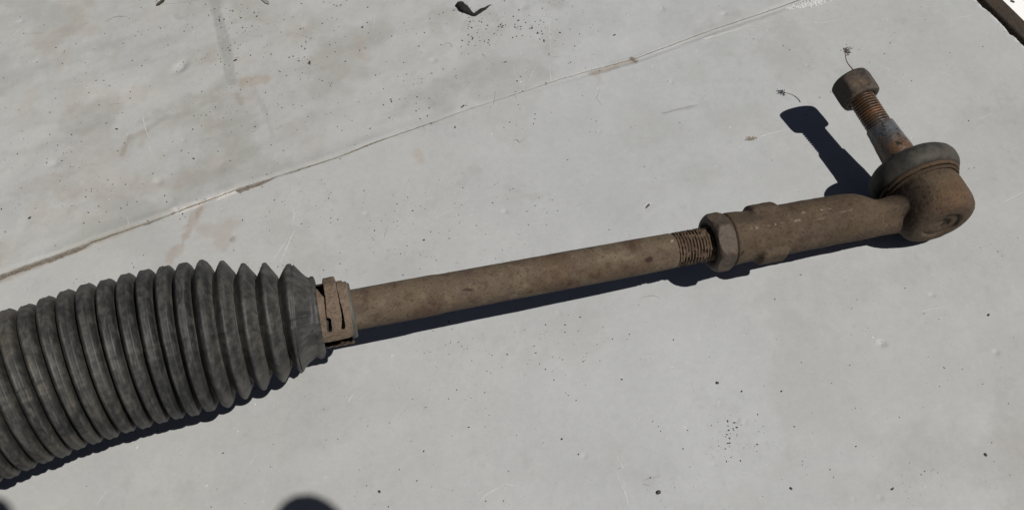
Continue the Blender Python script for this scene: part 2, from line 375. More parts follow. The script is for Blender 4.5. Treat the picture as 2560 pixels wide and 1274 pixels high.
corn = np.array([uv(at(*p)) for p in ((-30, -30), (2590, -30), (-30, 1304), (2590, 1304))])
us = np.arange(corn[:, 0].min()-8, corn[:, 0].max()+4, .85)
grow = np.cumsum(1.6*1.35**np.arange(16))
us = np.concatenate([(us[0]-grow)[::-1], us])                       # ends at the board's right edge on its own
umax_lin = eslope
def make_board(name, side):
    if side < 0: vd = np.arange(0, -corn[:, 1].min()+8, .85)
    else: vd = np.arange(0, corn[:, 1].max()+8, .85)
    vd = np.concatenate([[0, .12, .3], vd[1:], vd[-1]+grow[:15]])
    n, m = len(us), len(vd)
    U = np.repeat(us[:, None], m, 1); Vv = side*np.repeat(vd[None, :], n, 0)
    # columns squeeze so that the last one lies on the board's right edge
    E = edge_u(Vv[0]); last = us[-1]
    k = sm(U, last-120, last); U = U+(E[None, :]-last)*np.clip((U-us[0])/(last-us[0]), 0, 1)**3*1.0
    seam = seam_off(U); half = np.maximum(gap(U)*(.5), .02)
    if side > 0: lo = seam+.0+np.where(gap(U) > .5, .0, half*.3)
    else: lo = seam-gap(U)
    fall = np.exp(-np.abs(Vv)/40)
    Y = lo*fall+Vv
    P = O2+U[..., None]*eU+Y[..., None]*eV
    H = height(P)
    # round the free edges over
    dE = np.abs(U-E[None, :]); H = H-.5*np.exp(-dE/.5); H = H-.22*np.exp(-np.abs(Vv)/.16)
    col = paint(P)
    chip = np.exp(-dE/.9)*(vn(np.stack([Y/1.7, 0*Y], -1), 190) > .42); col = col*(1-chip[..., None])+.72*chip[..., None]
    Vt = np.concatenate([P, H[..., None]], -1).reshape(-1, 3)
    F = grid_faces(n, m)
    if side < 0: F = F[:, ::-1]
    # skirts down the joint edge and the right edge
    Vs = [Vt]; Fs = [F]; cs = [col.reshape(-1, 3)]; base = len(Vt)
    for idx, flip in ((np.arange(n)*m, side < 0), ((n-1)*m+np.arange(m), side > 0)):
        low = Vt[idx].copy(); low[:, 2] -= 2.6
        k = len(idx); i = np.arange(k-1)
        f = np.stack([idx[:-1], base+i, base+i+1, idx[1:]], -1)
        Vs.append(low); Fs.append(f[:, ::-1] if flip else f); cs.append(np.tile([.34, .31, .26], (k, 1))); base += k
    o = mesh(name, np.concatenate(Vs), np.concatenate(Fs), mat_board, col=np.concatenate(cs))
    tag(o, kind='structure')
    return o
board_low = make_board('painted_board', -1)
board_up = make_board('painted_board', 1)
tag(board_low, label='pale grey painted board under the rubber boot and metal rod')
tag(board_up, label='stained pale grey board beyond the crooked joint')

# dark core under both boards, the tan filler in the open joint
def sheet(name, u0, u1, v0, v1, z, mat, thick=6, kind='structure', parent=None):
    pts = [xy(a, b) for a, b in ((u0, v0), (u1, v0), (u1, v1), (u0, v1))]
    V = [(p[0], p[1], z) for p in pts]+[(p[0], p[1], z-thick) for p in pts]
    F = [(0, 1, 2, 3), (7, 6, 5, 4), (0, 4, 5, 1), (1, 5, 6, 2), (2, 6, 7, 3), (3, 7, 4, 0)]
    o = mesh(name, V, F, mat, parent, smooth=False)
    if kind: tag(o, kind=kind)
    return o
uE = np.polyval(eslope, np.array([-500., 0, 500.]))
cpt = [xy(a, b) for a, b in ((us[0], -560), (np.polyval(eslope, -560)-7, -560), (np.polyval(eslope, 560)-7, 560), (us[0], 560))]
core = mesh('board_core', [(p[0], p[1], z) for z in (-2.9, -11) for p in cpt], [(0, 1, 2, 3), (7, 6, 5, 4), (0, 4, 5, 1), (1, 5, 6, 2), (2, 6, 7, 3), (3, 7, 4, 0)], mat_core, smooth=False); tag(core, kind='structure')
# filler strip: real rough ribbon just below the lips
uf = np.arange(uv(at(-60, 700))[0], uv(at(2050, -20))[0], .6); vf = np.array([-3.4, -2.9, -2.5, -2.1, -1.7, -1.35, -1.0, -.7, -.45, -.15, .15, .5])
UF = np.repeat(uf[:, None], 12, 1); VF = seam_off(UF)+np.repeat(vf[None], len(uf), 0)
PF = O2+UF[..., None]*eU+VF[..., None]*eV
HF = height(PF)-.30+(fbm(PF, 1.3, 3, 200)-.5)*.8-1.8*np.exp(-((vf[None]-.05)/.22)**2)*(gap(UF) > .3)
o = mesh('joint_filler', np.concatenate([PF, HF[..., None]], -1).reshape(-1, 3), grid_faces(len(uf), 12), mat_fill, board_low)
# white crumbled patch at the far end of the joint
pc = []
for k in range(420):
    t = random.random(); c = at(1965+150*t, 22-34*t)[:2]+RNG.normal(0, 1, 2)*(.3+2.1*math.sin(math.pi*min(t*1.15, 1)))*.62
    pc.append(c)
pc = np.array(pc); hz = height(pc)
def blobs(P, z, r, flat=.5, seed=1, ir=.35, elong=None):
    """many small irregular lumps in one mesh"""
    g = np.random.default_rng(seed)
    t = (1+5**.5)/2
    ico = np.array([(-1, t, 0), (1, t, 0), (-1, -t, 0), (1, -t, 0), (0, -1, t), (0, 1, t), (0, -1, -t), (0, 1, -t), (t, 0, -1), (t, 0, 1), (-t, 0, -1), (-t, 0, 1)])/math.hypot(1, t)
    f = np.array([(0, 11, 5), (0, 5, 1), (0, 1, 7), (0, 7, 10), (0, 10, 11), (1, 5, 9), (5, 11, 4), (11, 10, 2), (10, 7, 6), (7, 1, 8), (3, 9, 4), (3, 4, 2), (3, 2, 6), (3, 6, 8), (3, 8, 9), (4, 9, 5), (2, 4, 11), (6, 2, 10), (8, 6, 7), (9, 8, 1)])
    n = len(P); V = ico[None]*(1+g.uniform(-ir, ir, (n, 12, 1)))
    el = g.uniform(1, 1.7, n) if elong is None else elong
    V = V*np.stack([el, 1/np.sqrt(el), 1/np.sqrt(el)*flat], -1)[:, None]*r[:, None, None]
    a = g.uniform(0, 6.28, n); c, s = np.cos(a), np.sin(a)
    X = V[..., 0]*c[:, None]-V[..., 1]*s[:, None]; Y = V[..., 0]*s[:, None]+V[..., 1]*c[:, None]
    V = np.stack([X+P[:, 0:1], Y+P[:, 1:2], V[..., 2]+z[:, None]], -1)
    return V.reshape(-1, 3), (f[None]+12*np.arange(n)[:, None, None]).reshape(-1, 3)
V_, F_ = blobs(pc, hz+.05, RNG.uniform(.25, .8, len(pc)), .55, 3)
tag(mesh('chipped_plaster', V_, F_, mat_white, board_up, smooth=False), kind='stuff')

# scratches: thin ribbons lying in the paint
def ribbon(pts, w, seed=0, jit=.12, n=None, dz=.05):
    pts = np.array([at(*p)[:2] for p in pts]); L = np.concatenate([[0], np.cumsum(np.linalg.norm(np.diff(pts, axis=0), axis=1))])
    n = n or max(6, int(L[-1]/1.0)); s = np.linspace(0, L[-1], n)
    P = np.stack([np.interp(s, L, pts[:, 0]), np.interp(s, L, pts[:, 1])], -1)
    T = np.gradient(P, axis=0); T /= np.linalg.norm(T, axis=1)[:, None]+1e-9; N = np.stack([-T[:, 1], T[:, 0]], -1)
    P = P+N*((vn(np.stack([s/2.5, 0*s+seed], -1), 7)-.5)*jit*4)[:, None]
    ww = w*.5*np.sin(np.linspace(.12, math.pi-.12, n))**.6*(.25+1.2*vn(np.stack([s/1.3, 0*s+seed*3.1], -1), 9))
    A, B = P+N*ww[:, None], P-N*ww[:, None]
    V = np.stack([A, B], 1); z = height(V)+dz
    return np.concatenate([V, z[..., None]], -1).reshape(-1, 3), grid_faces(n, 2)[:, ::-1]
def ribbons(name, L, mat, parent):
    Vs, Fs, b = [], [], 0
    for k, (pts, w) in enumerate(L):
        V, F = ribbon(pts, w, k); Vs.append(V); Fs.append(F+b); b += len(V)
    return tag(mesh(name, np.concatenate(Vs), np.concatenate(Fs), mat, parent), kind='stuff')
low_s = [([(735, 575), (700, 655)], .45), ([(722, 590), (683, 650)], .3), ([(730, 445), (734, 560)], .25), ([(752, 500), (728, 560)], .2), ([(1865, 349), (1950, 328)], .5), ([(1890, 343), (1990, 318)], .25),
         ([(1665, 126), (1760, 98), (1885, 62)], .55), ([(1885, 60), (1945, 47)], .3), ([(1960, 28), (2080, 6)], .45), ([(1940, 32), (2000, 18)], .35), ([(1850, 66), (1935, 66)], .2), ([(1540, 1135), (1562, 1175)], .3), ([(1547, 1132), (1566, 1168)], .25), ([(1552, 1130), (1560, 1150)], .2),
         ([(1542, 1178), (1556, 1215), (1575, 1274)], .35), ([(1550, 1180), (1572, 1250)], .25), ([(1190, 1265), (1215, 1235), (1262, 1208)], .35), ([(1262, 1208), (1300, 1213)], .25), ([(2040, 60), (2100, 50)], .3), ([(2390, 46), (2440, 37)], .25), ([(1628, 161), (1638, 163)], .5), ([(1629, 161), (1631, 170)], .45),
         ([(1550, 158), (1560, 178)], .35), ([(1583, 170), (1600, 195)], .3), ([(1408, 240), (1425, 265)], .2), ([(1400, 205), (1404, 238)], .25), ([(2440, 300), (2480, 285)], .25), ([(2500, 510), (2560, 478)], .3), ([(1600, 510), (1612, 502)], .35), ([(1606, 518), (1622, 505)], .35), ([(1610, 515), (1618, 508)], .3),
         ([(1100, 540), (1135, 520)], .18), ([(2090, 935), (2115, 945), (2130, 960)], .25), ([(1785, 1010), (1803, 998)], .35), ([(1790, 1018), (1800, 1003)], .25), ([(1290, 590), (1320, 560), (1425, 548)], .2), ([(1675, 918), (1683, 917)], .5), ([(870, 1005), (885, 985)], .5), ([(2290, 780), (2370, 765)], .25),
         ([(2300, 220), (2345, 200)], .22), ([(2350, 180), (2372, 188)], .35), ([(2215, 170), (2225, 178)], .6), ([(1320, 205), (1350, 145)], .2), ([(620, 1165), (645, 1130)], .2), ([(240, 1260), (270, 1220)], .3)]
up_s = [([(356, 285), (362, 320), (372, 345)], .4), ([(368, 350), (380, 385)], .3), ([(1380, 30), (1372, 60), (1378, 150)], .3), ([(1372, 160), (1380, 215)], .35), ([(1200, 88), (1245, 93)], .18), ([(1284, 160), (1290, 195)], .2), ([(1310, 200), (1306, 240)], .22), ([(1423, 178), (1425, 190)], .4), ([(30, 95), (50, 75)], .35),
        ([(970, 130), (1000, 60)], .15), ([(320, 540), (322, 570)], .3), ([(940, 20), (930, 90)], .15), ([(1160, 140), (1172, 137)], .3), ([(1298, 134), (1306, 132)], .7), ([(1310, 177), (1314, 175)], .7)]
ribbons('paint_scratches', low_s, mat_scratch, board_low); ribbons('paint_scratches', up_s, mat_scratch, board_up)
low_d = [([(1655, 284), (1690, 275), (1745, 262)], .5), ([(1500, 220), (1492, 245), (1503, 262)], .25), ([(1290, 350), (1305, 358), (1312, 348)], .18), ([(1610, 1200), (1650, 1188)], .35), ([(1604, 1208), (1625, 1215)], .35), ([(1232, 265), (1240, 225)], .3), ([(1285, 235), (1292, 248)], .25), ([(970, 560), (960, 600)], .2), ([(730, 470), (735, 520)], .15), ([(1440, 515), (1460, 508)], .2), ([(550, 530), (570, 520)], .18), ([(1600, 745), (1635, 738), (1650, 745)], .35)]
up_d = [([(275, 262), (310, 258)], .3), ([(60, 88), (115, 84)], .2), ([(265, 55), (295, 42), (320, 44)], .7), ([(1365, 140), (1400, 145)], .25), ([(390, 15), (450, 8), (500, 0)], .2), ([(1205, 135), (1215, 143)], .45), ([(975, 640), (960, 650)], .2), ([(600, 137), (585, 138)], .25), ([(585, 146), (600, 143)], .4)]
ribbons('dark_scratches', low_d, mat_mark, board_low); ribbons('dark_scratches', up_d, mat_mark, board_up)

# grit: nobody could count it
gp, gr = [], []
def cloud(cx, cy, sx, sy, n, r0, r1):
    for k in range(n):
        p = at(np.clip(random.gauss(cx, sx), -60, 2600), np.clip(random.gauss(cy, sy), -60, 1330))[:2]; gp.append(p); gr.append(r0+(r1-r0)*random.random()**3)
def field(x0, x1, y0, y1, n, r0, r1):
    for k in range(n):
        gp.append(at(random.uniform(x0, x1), random.uniform(y0, y1))[:2]); gr.append(r0+(r1-r0)*random.random()**4)
field(-40, 2600, -40, 1310, 1300, .09, .36); field(-20, 700, 0, 560, 620, .10, .42); field(500, 1500, 0, 330, 560, .10, .44); field(600, 1400, 430, 700, 300, .09, .34)
cloud(1240, 70, 55, 22, 150, .08, .55); cloud(1370, 60, 70, 45, 60, .1, .5); cloud(590, 40, 35, 28, 60, .1, .5); cloud(760, 120, 18, 40, 45, .12, .6); cloud(1845, 1080, 30, 25, 60, .08, .45); cloud(1815, 1125, 25, 15, 25, .08, .4)
cloud(1050, 225, 35, 25, 35, .1, .5); cloud(1120, 900, 60, 60, 90, .07, .3); cloud(1400, 880, 90, 50, 80, .08, .4); cloud(2270, 1200, 50, 30, 25, .1, .5); cloud(450, 170, 5, 7, 14, .1, .25); cloud(160, 410, 40, 40, 40, .1, .4); cloud(940, 570, 100, 50, 70, .07, .3)
gp = np.array(gp); gr = np.array(gr)
q = uv(gp); keep = (q[:, 0] < edge_u(q[:, 1])-1.5)
gp, gr = gp[keep], gr[keep]
V_, F_ = blobs(gp, height(gp)+gr*.10, gr*1.12, .45, 5)
g = mesh('grit', V_, F_, mat_grit, smooth=False); tag(g, label='fine dark grit scattered over the grey boards', cat='grit', kind='stuff')
wp = np.array([at(random.uniform(0, 2450), random.uniform(0, 1270))[:2] for k in range(150)]+[at(random.gauss(1500, 60), random.gauss(185, 25))[:2] for k in range(14)]+[at(random.gauss(1930, 120), random.gauss(60, 22))[:2] for k in range(16)])
wr = .12+.42*RNG.random(len(wp))**4
V_, F_ = blobs(wp, height(wp)+.01, wr, .22, 15)
tag(mesh('paint_chips', V_, F_, mat_white, board_low, smooth=False), kind='stuff')
for c_ in ((2205, 858, 1.0), (1262, 527, .5), (915, 534, .4), (1085, 156, .7), (1498, 329, .4), (2309, 1216, .6), (1850, 928, .4), (2490, 880, .6), (588, 147, .7), (1773, 1038, .3), (2012, 163, .35), (1290, 27, .4)):
    pq = at(c_[0], c_[1])[:2]+RNG.normal(0, c_[2]*.5, (5, 2)); V_, F_ = blobs(pq, height(pq)+.01, c_[2]*RNG.uniform(.25, .6, 5), .25, int(c_[0])); tag(mesh('white_chip', V_, F_, mat_white, board_low if c_[0] != 1085 and c_[0] != 588 and c_[0] != 1290 else board_up, smooth=True), kind='stuff')
# larger black crumbs are things
crumbs = [(1344, 83, .62), (1354, 78, .38), (1356, 85, .42), (1360, 102, .6, 2.0), (1400, 81, .5), (906, 68, .6), (775, 160, .8, 2.0), (1645, 1230, .95), (1793, 957, .72), (1977, 1220, .6), (2463, 1136, .65), (2471, 787, .6), (1854, 978, .42), (1954, 977, .4), (1619, 516, .75, 2.2), (1060, 600, .5), (949, 1228, .55), (758, 70, .3), (291, 322, .6, 1.6), (75, 546, .7), (485, 398, .55), (1536, 89, .55, 1.8), (1293, 203, .42), (1301, 74, .35), (1404, 1097, .45), (1893, 1110, .4), (1157, 268, .62, 2.2), (552, 150, .35), (560, 48, .42), (402, 72, .35)]
crumb_labels = ['larger left crumb of the black cluster right of the charred scrap', 'upper crumb of the black cluster right of the charred scrap', 'middle crumb of the black cluster right of the charred scrap', 'elongated lowest crumb of the black cluster right of the charred scrap', 'lone black crumb just right of the cluster beside the charred scrap', 'black crumb left of the charred scrap, above the tan smear', 'flat jagged black crumb right of the long grey drip stain', 'largest black crumb near the bottom edge, below the rod', 'round black crumb on the open board below the lock nut', 'black crumb near the bottom edge, below and left of the ball joint', 'black crumb nearest the bottom right corner of the board', 'black crumb close to the right border, halfway down', 'small black crumb right of the round one below the lock nut', 'tiny crumb farther right of the round one below the lock nut', 'elongated black crumb above the rod thread among pale scratches', 'black crumb on the board just above the left half of the rod', 'black crumb right of the soft shadow at the bottom edge', 'tiny black crumb at the top between drip stain and charred scrap', 'slanted black crumb on the stained board left of the brown smear', 'black crumb at far left just above the open joint', 'black crumb above the open joint beside the small dent', 'flat black crumb above the joint, right of the black cluster', 'small black crumb directly above the joint at mid board', 'tiny black crumb just left of the black cluster', 'small crumb beside the patch of fine specks near the bottom', 'lone small crumb right of the patch of fine specks', 'brownish elongated flake lying just above the joint', 'tiny crumb right next to the grey drip stain', 'tiny crumb left of the grey drip stain near the top', 'tiny crumb left of the large oval dent near the top']
for k, c in enumerate(crumbs):
    p = at(c[0], c[1])[:2][None]; V_, F_ = blobs(p, height(p)+c[2]*.25, np.array([c[2]*1.15]), .6, 40+k, .22, np.array([c[3] if len(c) > 3 else 1.25]))
    o = mesh('crumb', V_, F_, mat_grit, origin=(p[0, 0], p[0, 1], 0), smooth=True)
    tag(o, crumb_labels[k], 'crumb', 'black crumbs on the boards')
p = at(588, 152)[:2][None]
V_, F_ = blobs(p, height(p)+.15, np.array([.95]), .5, 77, .3, np.array([1.4]))
tag(mesh('crumb', V_, F_, mat_char, origin=(p[0, 0], p[0, 1], 0)), 'black crumb stuck in a white paint chip beside the grey drip stain', 'crumb')

# edge rail and the bright ground beyond
def rail():
    # runs along the boards' right edge; top face, inner face, outer face
    vv = np.arange(-520, 560, 4.0); n = len(vv)
    e0 = uv(at(2443, 0)); gi = uv(at(2461, 0, -2)); go = uv(at(2509, 0, -2)); a0 = gi[0]-np.polyval(eslope, gi[1]); wd = go[0]-np.polyval(eslope, go[1])-a0
    u0 = np.polyval(eslope, vv)+a0; prof = [(0, -11), (0, -2.8), (.5, -2.2), (wd*.5, -1.95), (wd-.6, -2.1), (wd, -2.8), (wd, -11)]
    V = []
    for k in range(n):
        for a, z in prof: 
            j = (vn(np.array([[vv[k]/9, a*3.0]]), 12)[0]-.5)*.35
            c = xy(u0[k]+a+j, vv[k]); V.append((c[0], c[1], z+j*.6))
    o = mesh('edge_rail', V, grid_faces(n, len(prof))[:, ::-1], mat_rail, smooth=False, origin=None)
    return tag(o, 'dark brown rusty rail along the right edge of the board', 'rail')
rail()
gz = -12.0
pts = [(-900, -700), (900, -700), (900, 1100), (-900, 1100)]
gm = mesh('ground', [(a, b, gz) for a, b in pts], [(0, 1, 2, 3)], mat_ground, smooth=False); tag(gm, kind='structure')
p = at(2531, 5, gz)[:2][None]; V_, F_ = blobs(p, np.array([gz+.4]), np.array([1.0]), .6, 91, .15, np.array([1.7]))
tag(mesh('pebble', V_, F_, mat_grit, origin=(p[0, 0], p[0, 1], gz)), 'dark pebble on the bright white ground beyond the rail', 'pebble')

# ------------------------------------------------------------------ THE TIE ROD
A0 = at(900, 771, 40.0); B0 = at(2100, 548, 24.0)
ROD = Axis(A0, B0)
sx = lambda px: ROD.at_px(px, 0)
tie = thing('steering_tie_rod', (A0[0], A0[1], 0), 'rusty steering tie rod with black ribbed rubber boot lying on the board', 'car part')

# --- rubber boot: every fold measured (top crest, bottom crest)
crest = [((721, 657), (755, 936)), ((668, 652), (707, 959)), ((613, 652), (649, 977)), ((562, 647), (608, 1000)), ((514, 643), (563, 1021)), ((467, 650), (518, 1032)), ((421, 658), (482, 1039)), ((375, 667), (441, 1050)), ((328, 678), (398, 1061)), ((280, 690), (354, 1073)), ((230, 703), (313, 1087)), ((181, 717), (269, 1101)), ((133, 733), (227, 1114)), ((85, 749), (187, 1129)), ((38, 765), (145, 1147)), ((-8, 782), (101, 1165)), ((-54, 799), (57, 1182)), ((-100, 817), (14, 1200)), ((-146, 835), (-30, 1218)), ((-192, 853), (-74, 1237)), ((-238, 871), (-118, 1255))]
cen, rad = [], []
for (tx, ty), (bx, by) in crest:
    cx, cy = (tx+bx)/2, (ty+by)/2; h = math.hypot(tx-bx, ty-by)/2
    den = FPX*cp-(637-cy)*sp
    z = 42.0+8.0*min(len(cen)/16, 1.15)       # the rack beyond the picture holds this end up
    R = h*(CAMH-z)/den
    R *= .985
    cen.append(at(cx, cy, z+.1)); rad.append(R)
cen = np.array(cen)[::-1]; rad = np.array(rad)[::-1]; nR = len(rad)
# smooth centre line, append the neck
ks = np.ones(3)/3
for _ in range(2):
    cen[1:-1] = (cen[:-2]+2*cen[1:-1]+cen[2:])/4
neck_s = [sx(783), sx(800), sx(868), sx(884)]
ctrl = [*cen, ROD.P(sx(790)), ROD.P(sx(850)), ROD.P(sx(900))]; ctrl = np.array(ctrl)
kk = np.arange(len(ctrl), dtype=float)
def cline(t):
    t = np.asarray(t, float); i = np.clip(np.floor(t).astype(int), 0, len(ctrl)-2); f = (t-i)[..., None]
    g = lambda j: ctrl[np.clip(j, 0, len(ctrl)-1)]
    p0, p1, p2, p3 = g(i-1), g(i), g(i+1), g(i+2)
    return .5*((2*p1)+(-p0+p2)*f+(2*p0-5*p1+4*p2-p3)*f**2+(-p0+3*p1-3*p2+p3)*f**3)
def boot():
    m = 288; th = TH(m); rows_t, rows_r, valley, kind = [], [], [], []
    for k in range(nR):
        op = sm(k, nR-6.5, nR-3.6)                     # 1 for the open folds near the rod
        slit = np.interp(k, [0, nR-12, nR-8, nR-5, nR-4, nR], [.06, .09, .17, .19, .0, 0])
        xs = np.array([-1, -.985, -.95, -.9, -.83, -.74, -.62, -.48, -.36, -.27, -.13, 0, .13, .27, .36, .48, .62, .74, .83, .9, .95, .985])
        dep = np.interp(k, [0, nR-6, nR-4, nR-1], [6.5, 7.5, 6.0, 7.0])
        for x in xs:
            if k == nR-1 and x > .3: break
            ax = abs(x)
            e = np.clip(ax/(1-slit), 0, 1)
            closed = 1-(1-e**3.6)**(1/2.4)
            opened = .06*min(ax/.22, 1)**2+.94*max(0, (ax-.13)/.87)**1.08
            d = closed*(1-op)+opened*op
            ridge = .22*(math.exp(-((ax-.33)/.05)**2))
            rows_t.append(k+x*.5); rows_r.append(rad[k]-dep*d+ridge-.12*(ax < .3)*(1-op)); valley.append(d); kind.append(op)
    # small-end cone and neck collar
    t0 = nR-1+.15
    Rl = rad[-1]
    cone = [(nR-1+.17, Rl*.972), (nR-1+.25, Rl*.93), (nR-1+.45, Rl*.84), (nR-1+.70, Rl*.745), (nR-1+.86, Rl*.70), (nR-1+.94, Rl*.685), (nR-1+1.0, Rl*.69), (nR-1+1.14, Rl*.70), (nR-1+1.19, Rl*.66), (nR-1+1.2, 11.6), (nR-1+1.3, 11.2), (nR-1+2.4, 11.2)]
    for t, r in cone: rows_t.append(t); rows_r.append(r); valley.append(.3); kind.append(1.0)
    t = np.array(rows_t); r = np.array(rows_r); val = np.array(valley); kd = np.array(kind)
    Cc = cline(t); T = (cline(t+.35)-cline(t-.35)); T /= np.linalg.norm(T, axis=1)[:, None]
    for _ in range(3): 
        T[1:-1] = (T[:-2]+T[1:-1]+T[2:]); T /= np.linalg.norm(T, axis=1)[:, None]
    nv = np.array([0, 0, CAMH])-Cc; nv -= (nv*T).sum(1)[:, None]*T; nv /= np.linalg.norm(nv, axis=1)[:, None]
    bv = np.cross(nv, T)
    Rg = np.repeat(r[:, None], m, 1)
    pos = lambda: Cc[:, None]+Rg[..., None]*(np.cos(th)[None, :, None]*nv[:, None]+np.sin(th)[None, :, None]*bv[:, None])
    P = pos()
    # mould parting line, dents, sag of each fold
    pl = np.radians(-9); dth = (th-pl+np.pi) % (2*np.pi)-np.pi
    Rg = Rg+.22*np.exp(-(dth[None]/.012)**2)*(1-val[:, None]*.5)
    Rg = Rg+(fbm(P, 16, 3, 300)-.5)*.7*(1-val[:, None]*.6)+(fbm(P, 4, 2, 304)-.5)*.25
    per = vn(np.stack([np.repeat(np.round(t)[:, None], m, 1)*3.7, np.repeat(th[None], len(t), 0)*1.1], -1), 310)-.5
    Rg = Rg+per*1.0*(1-val[:, None])
    # tabs moulded on the collar (top, front and bottom)
    ct = np.exp(-((t-(nR-1+1.02))/.16)**2)[:, None]
    for a, w, h in ((1.42, .10, 1.2), (-.12, .13, .5), (-1.25, .16, 2.6)):
        da = (th-a+np.pi) % (2*np.pi)-np.pi; Rg = Rg+h*ct*np.exp(-(da[None]/w)**2)
    # scuffed cross-hatch on one fold
    k5 = np.exp(-((t-(nR-5+.22))/.16)**2)[:, None]
    hat = np.maximum(0, np.sin(th*75+t[:, None]*20))*np.exp(-((th-1.0)/.33)**2)[None]; Rg = Rg+.16*hat*k5
    P = pos()
    floor_ = .12; P[..., 2] = np.maximum(P[..., 2], floor_)
    # dust: brownish film, thicker in the open valleys and towards the wide end, streaked round the folds
    st = fbm(np.stack([np.repeat(t[:, None], m, 1)*2.2, np.repeat(th[None], len(t), 0)*3.0], -1), 1.0, 4, 320)
    bl = fbm(P, 22, 4, 330); fi = sm(fbm(P, 2.0, 4, 340), .3, .7)
    wide = 1-sm(t, 2, nR-6)
    fine = fbm(np.stack([np.repeat(t[:, None], m, 1)*7, np.repeat(th[None], len(t), 0)*16], -1), 1.0, 4, 345)
    d = .30*sm(fine, .45, .65)+.42*sm(st*.6+bl*.5, .45, .72)+.50*wide[:, None]*sm(bl, .3, .65)+.75*(kd*sm(val, .45, .95))[:, None]*(.4+.6*bl)
    d = d+.5*sm(-np.sin(th), .5, .95)[None]*sm(bl, .35, .6)
    d = np.clip(d*(.45+1.0*fi), 0, 1)[..., None]
    base = np.array([.55, .58, .60]); dust = np.array([1.95, 1.86, 1.70])
    dustc = dust*(1+wide[:, None, None]*np.array([.10, .03, -.06])); col = base*(1-d)+dustc*d
    pale = (np.exp(-(dth[None]/.02)**2)*(1-val[:, None]))[..., None]*.35; col = col*(1-pale)+np.array([2.2, 2.1, 1.9])*pale
    grv = (sm(val, .5, 1)*(1-kd))[:, None, None]*(.3+.7*bl[..., None]); col = col*(1-grv*.5)+np.array([1.5, 1.25, .95])*grv*.5
    gs = np.random.default_rng(77); tt = np.repeat(t[:, None], m, 1); 
    for _k in range(70):
        t1 = gs.uniform(4, nR); a1 = gs.uniform(-1.4, 1.4); la = gs.uniform(.03, .16); sl = gs.uniform(-1.5, 1.5); w_ = gs.uniform(.018, .05)
        da = (th-a1+np.pi) % (2*np.pi)-np.pi; inn = (np.abs(da) < la)[None]; dd = np.abs(tt-t1-da[None]*sl)
        mk = (np.exp(-(dd/w_)**2)*inn*gs.uniform(.25, .7)*(1-val[:, None]))[..., None]; col = col*(1-mk)+(np.array([2.3, 2.2, 2.0]) if gs.random() < .65 else np.array([.3, .3, .3]))*mk
    lim = np.clip(.75*sm(fbm(np.stack([np.repeat(t[:, None], m, 1)*6, np.repeat(th[None], len(t), 0)*5], -1), 1.0, 3, 350), .60, .70), 0, 1)[..., None]
    col = col*(1-lim)+np.array([1.75, 1.72, 1.6])*lim
    V, F = tube(P)
    return mesh('rubber_boot', V, F, mat_rubber, tie, col=col.reshape(-1, 3), label='black ribbed rubber boot, dusty, its folds squeezed together')
boot_o = boot()
# vent pips on the far side of some folds
Vs, Fs, b_ = [], [], 0
for k, ((tx, ty), _) in enumerate(crest[4:16]):
    if k % 2 == 1 or k < 2: continue
    c = cen[nR-1-(k+4)]; T = unit(cline(nR-1-(k+4)+.3)-cline(nR-1-(k+4)-.3)); nvv = unit(np.array([0, 0, CAMH])-c-((np.array([0, 0, CAMH])-c)@T)*T); bb = np.cross(nvv, T)
    r = rad[nR-1-(k+4)]; ang = 1.36; dirv = math.cos(ang)*nvv+math.sin(ang)*bb
    p0 = c+dirv*(r-.6); p1 = c+dirv*(r+.5)
    ax = Axis(p0, p1, ref=p0+T*10); V, F = tube(ax.surf([0, .5, .95, 1.05], [.4, .3, .16, .01], TH(8))); Vs.append(V); Fs.append(F+b_); b_ += len(V)
mesh('vent_pips', np.concatenate(Vs), np.concatenate(Fs), mat_rubber, boot_o, col=np.ones((b_, 3)))
# the grey lip of the boot beyond the clamp
th = TH(160); s0 = sx(866); s1 = sx(884)
a = np.array([s0, s0, s0+.4, s1-.5, s1, s1, s1-.6]); r = np.array([9.5, 12.3, 12.6, 12.2, 11.8, 9.6, 9.0])
Rg = np.repeat(r[:, None], 160, 1)*(1+.03*(vn(np.stack([th*2.2, 0*th], -1), 360)-.5))[None]
V, F = tube(ROD.surf(a, Rg, th)); mesh('boot_lip', V, F, mat_rubber, boot_o, col=np.tile([1.9, 1.85, 1.6], (len(V), 1)))

cE = cline(np.array([-.45, .6])); RK = Axis(cE[0], cE[0]+(cE[0]-cE[1]))
V, F = tube(RK.surf(np.array([-3, 0, 2, 40, 41, 90, 91, 130, 130.5]), np.array([20, 27, 29, 29, 25, 25, 31, 31, .01]), TH(64)))
mesh('rack_housing', V, F, mat_cast, tie, col=np.ones((len(V), 3)))
pf = RK.P(60); V, F = tube(Axis((pf[0], pf[1], pf[2]), (pf[0], pf[1], .1), ref=(0, 0, 0)).surf(np.array([0, pf[2]-6, pf[2]-5, pf[2]-.1, pf[2]-.05]), np.array([9, 10, 17, 17, .01]), TH(40)))
mesh('rack_foot', V, F, mat_cast, tie, col=np.ones((len(V), 3)))

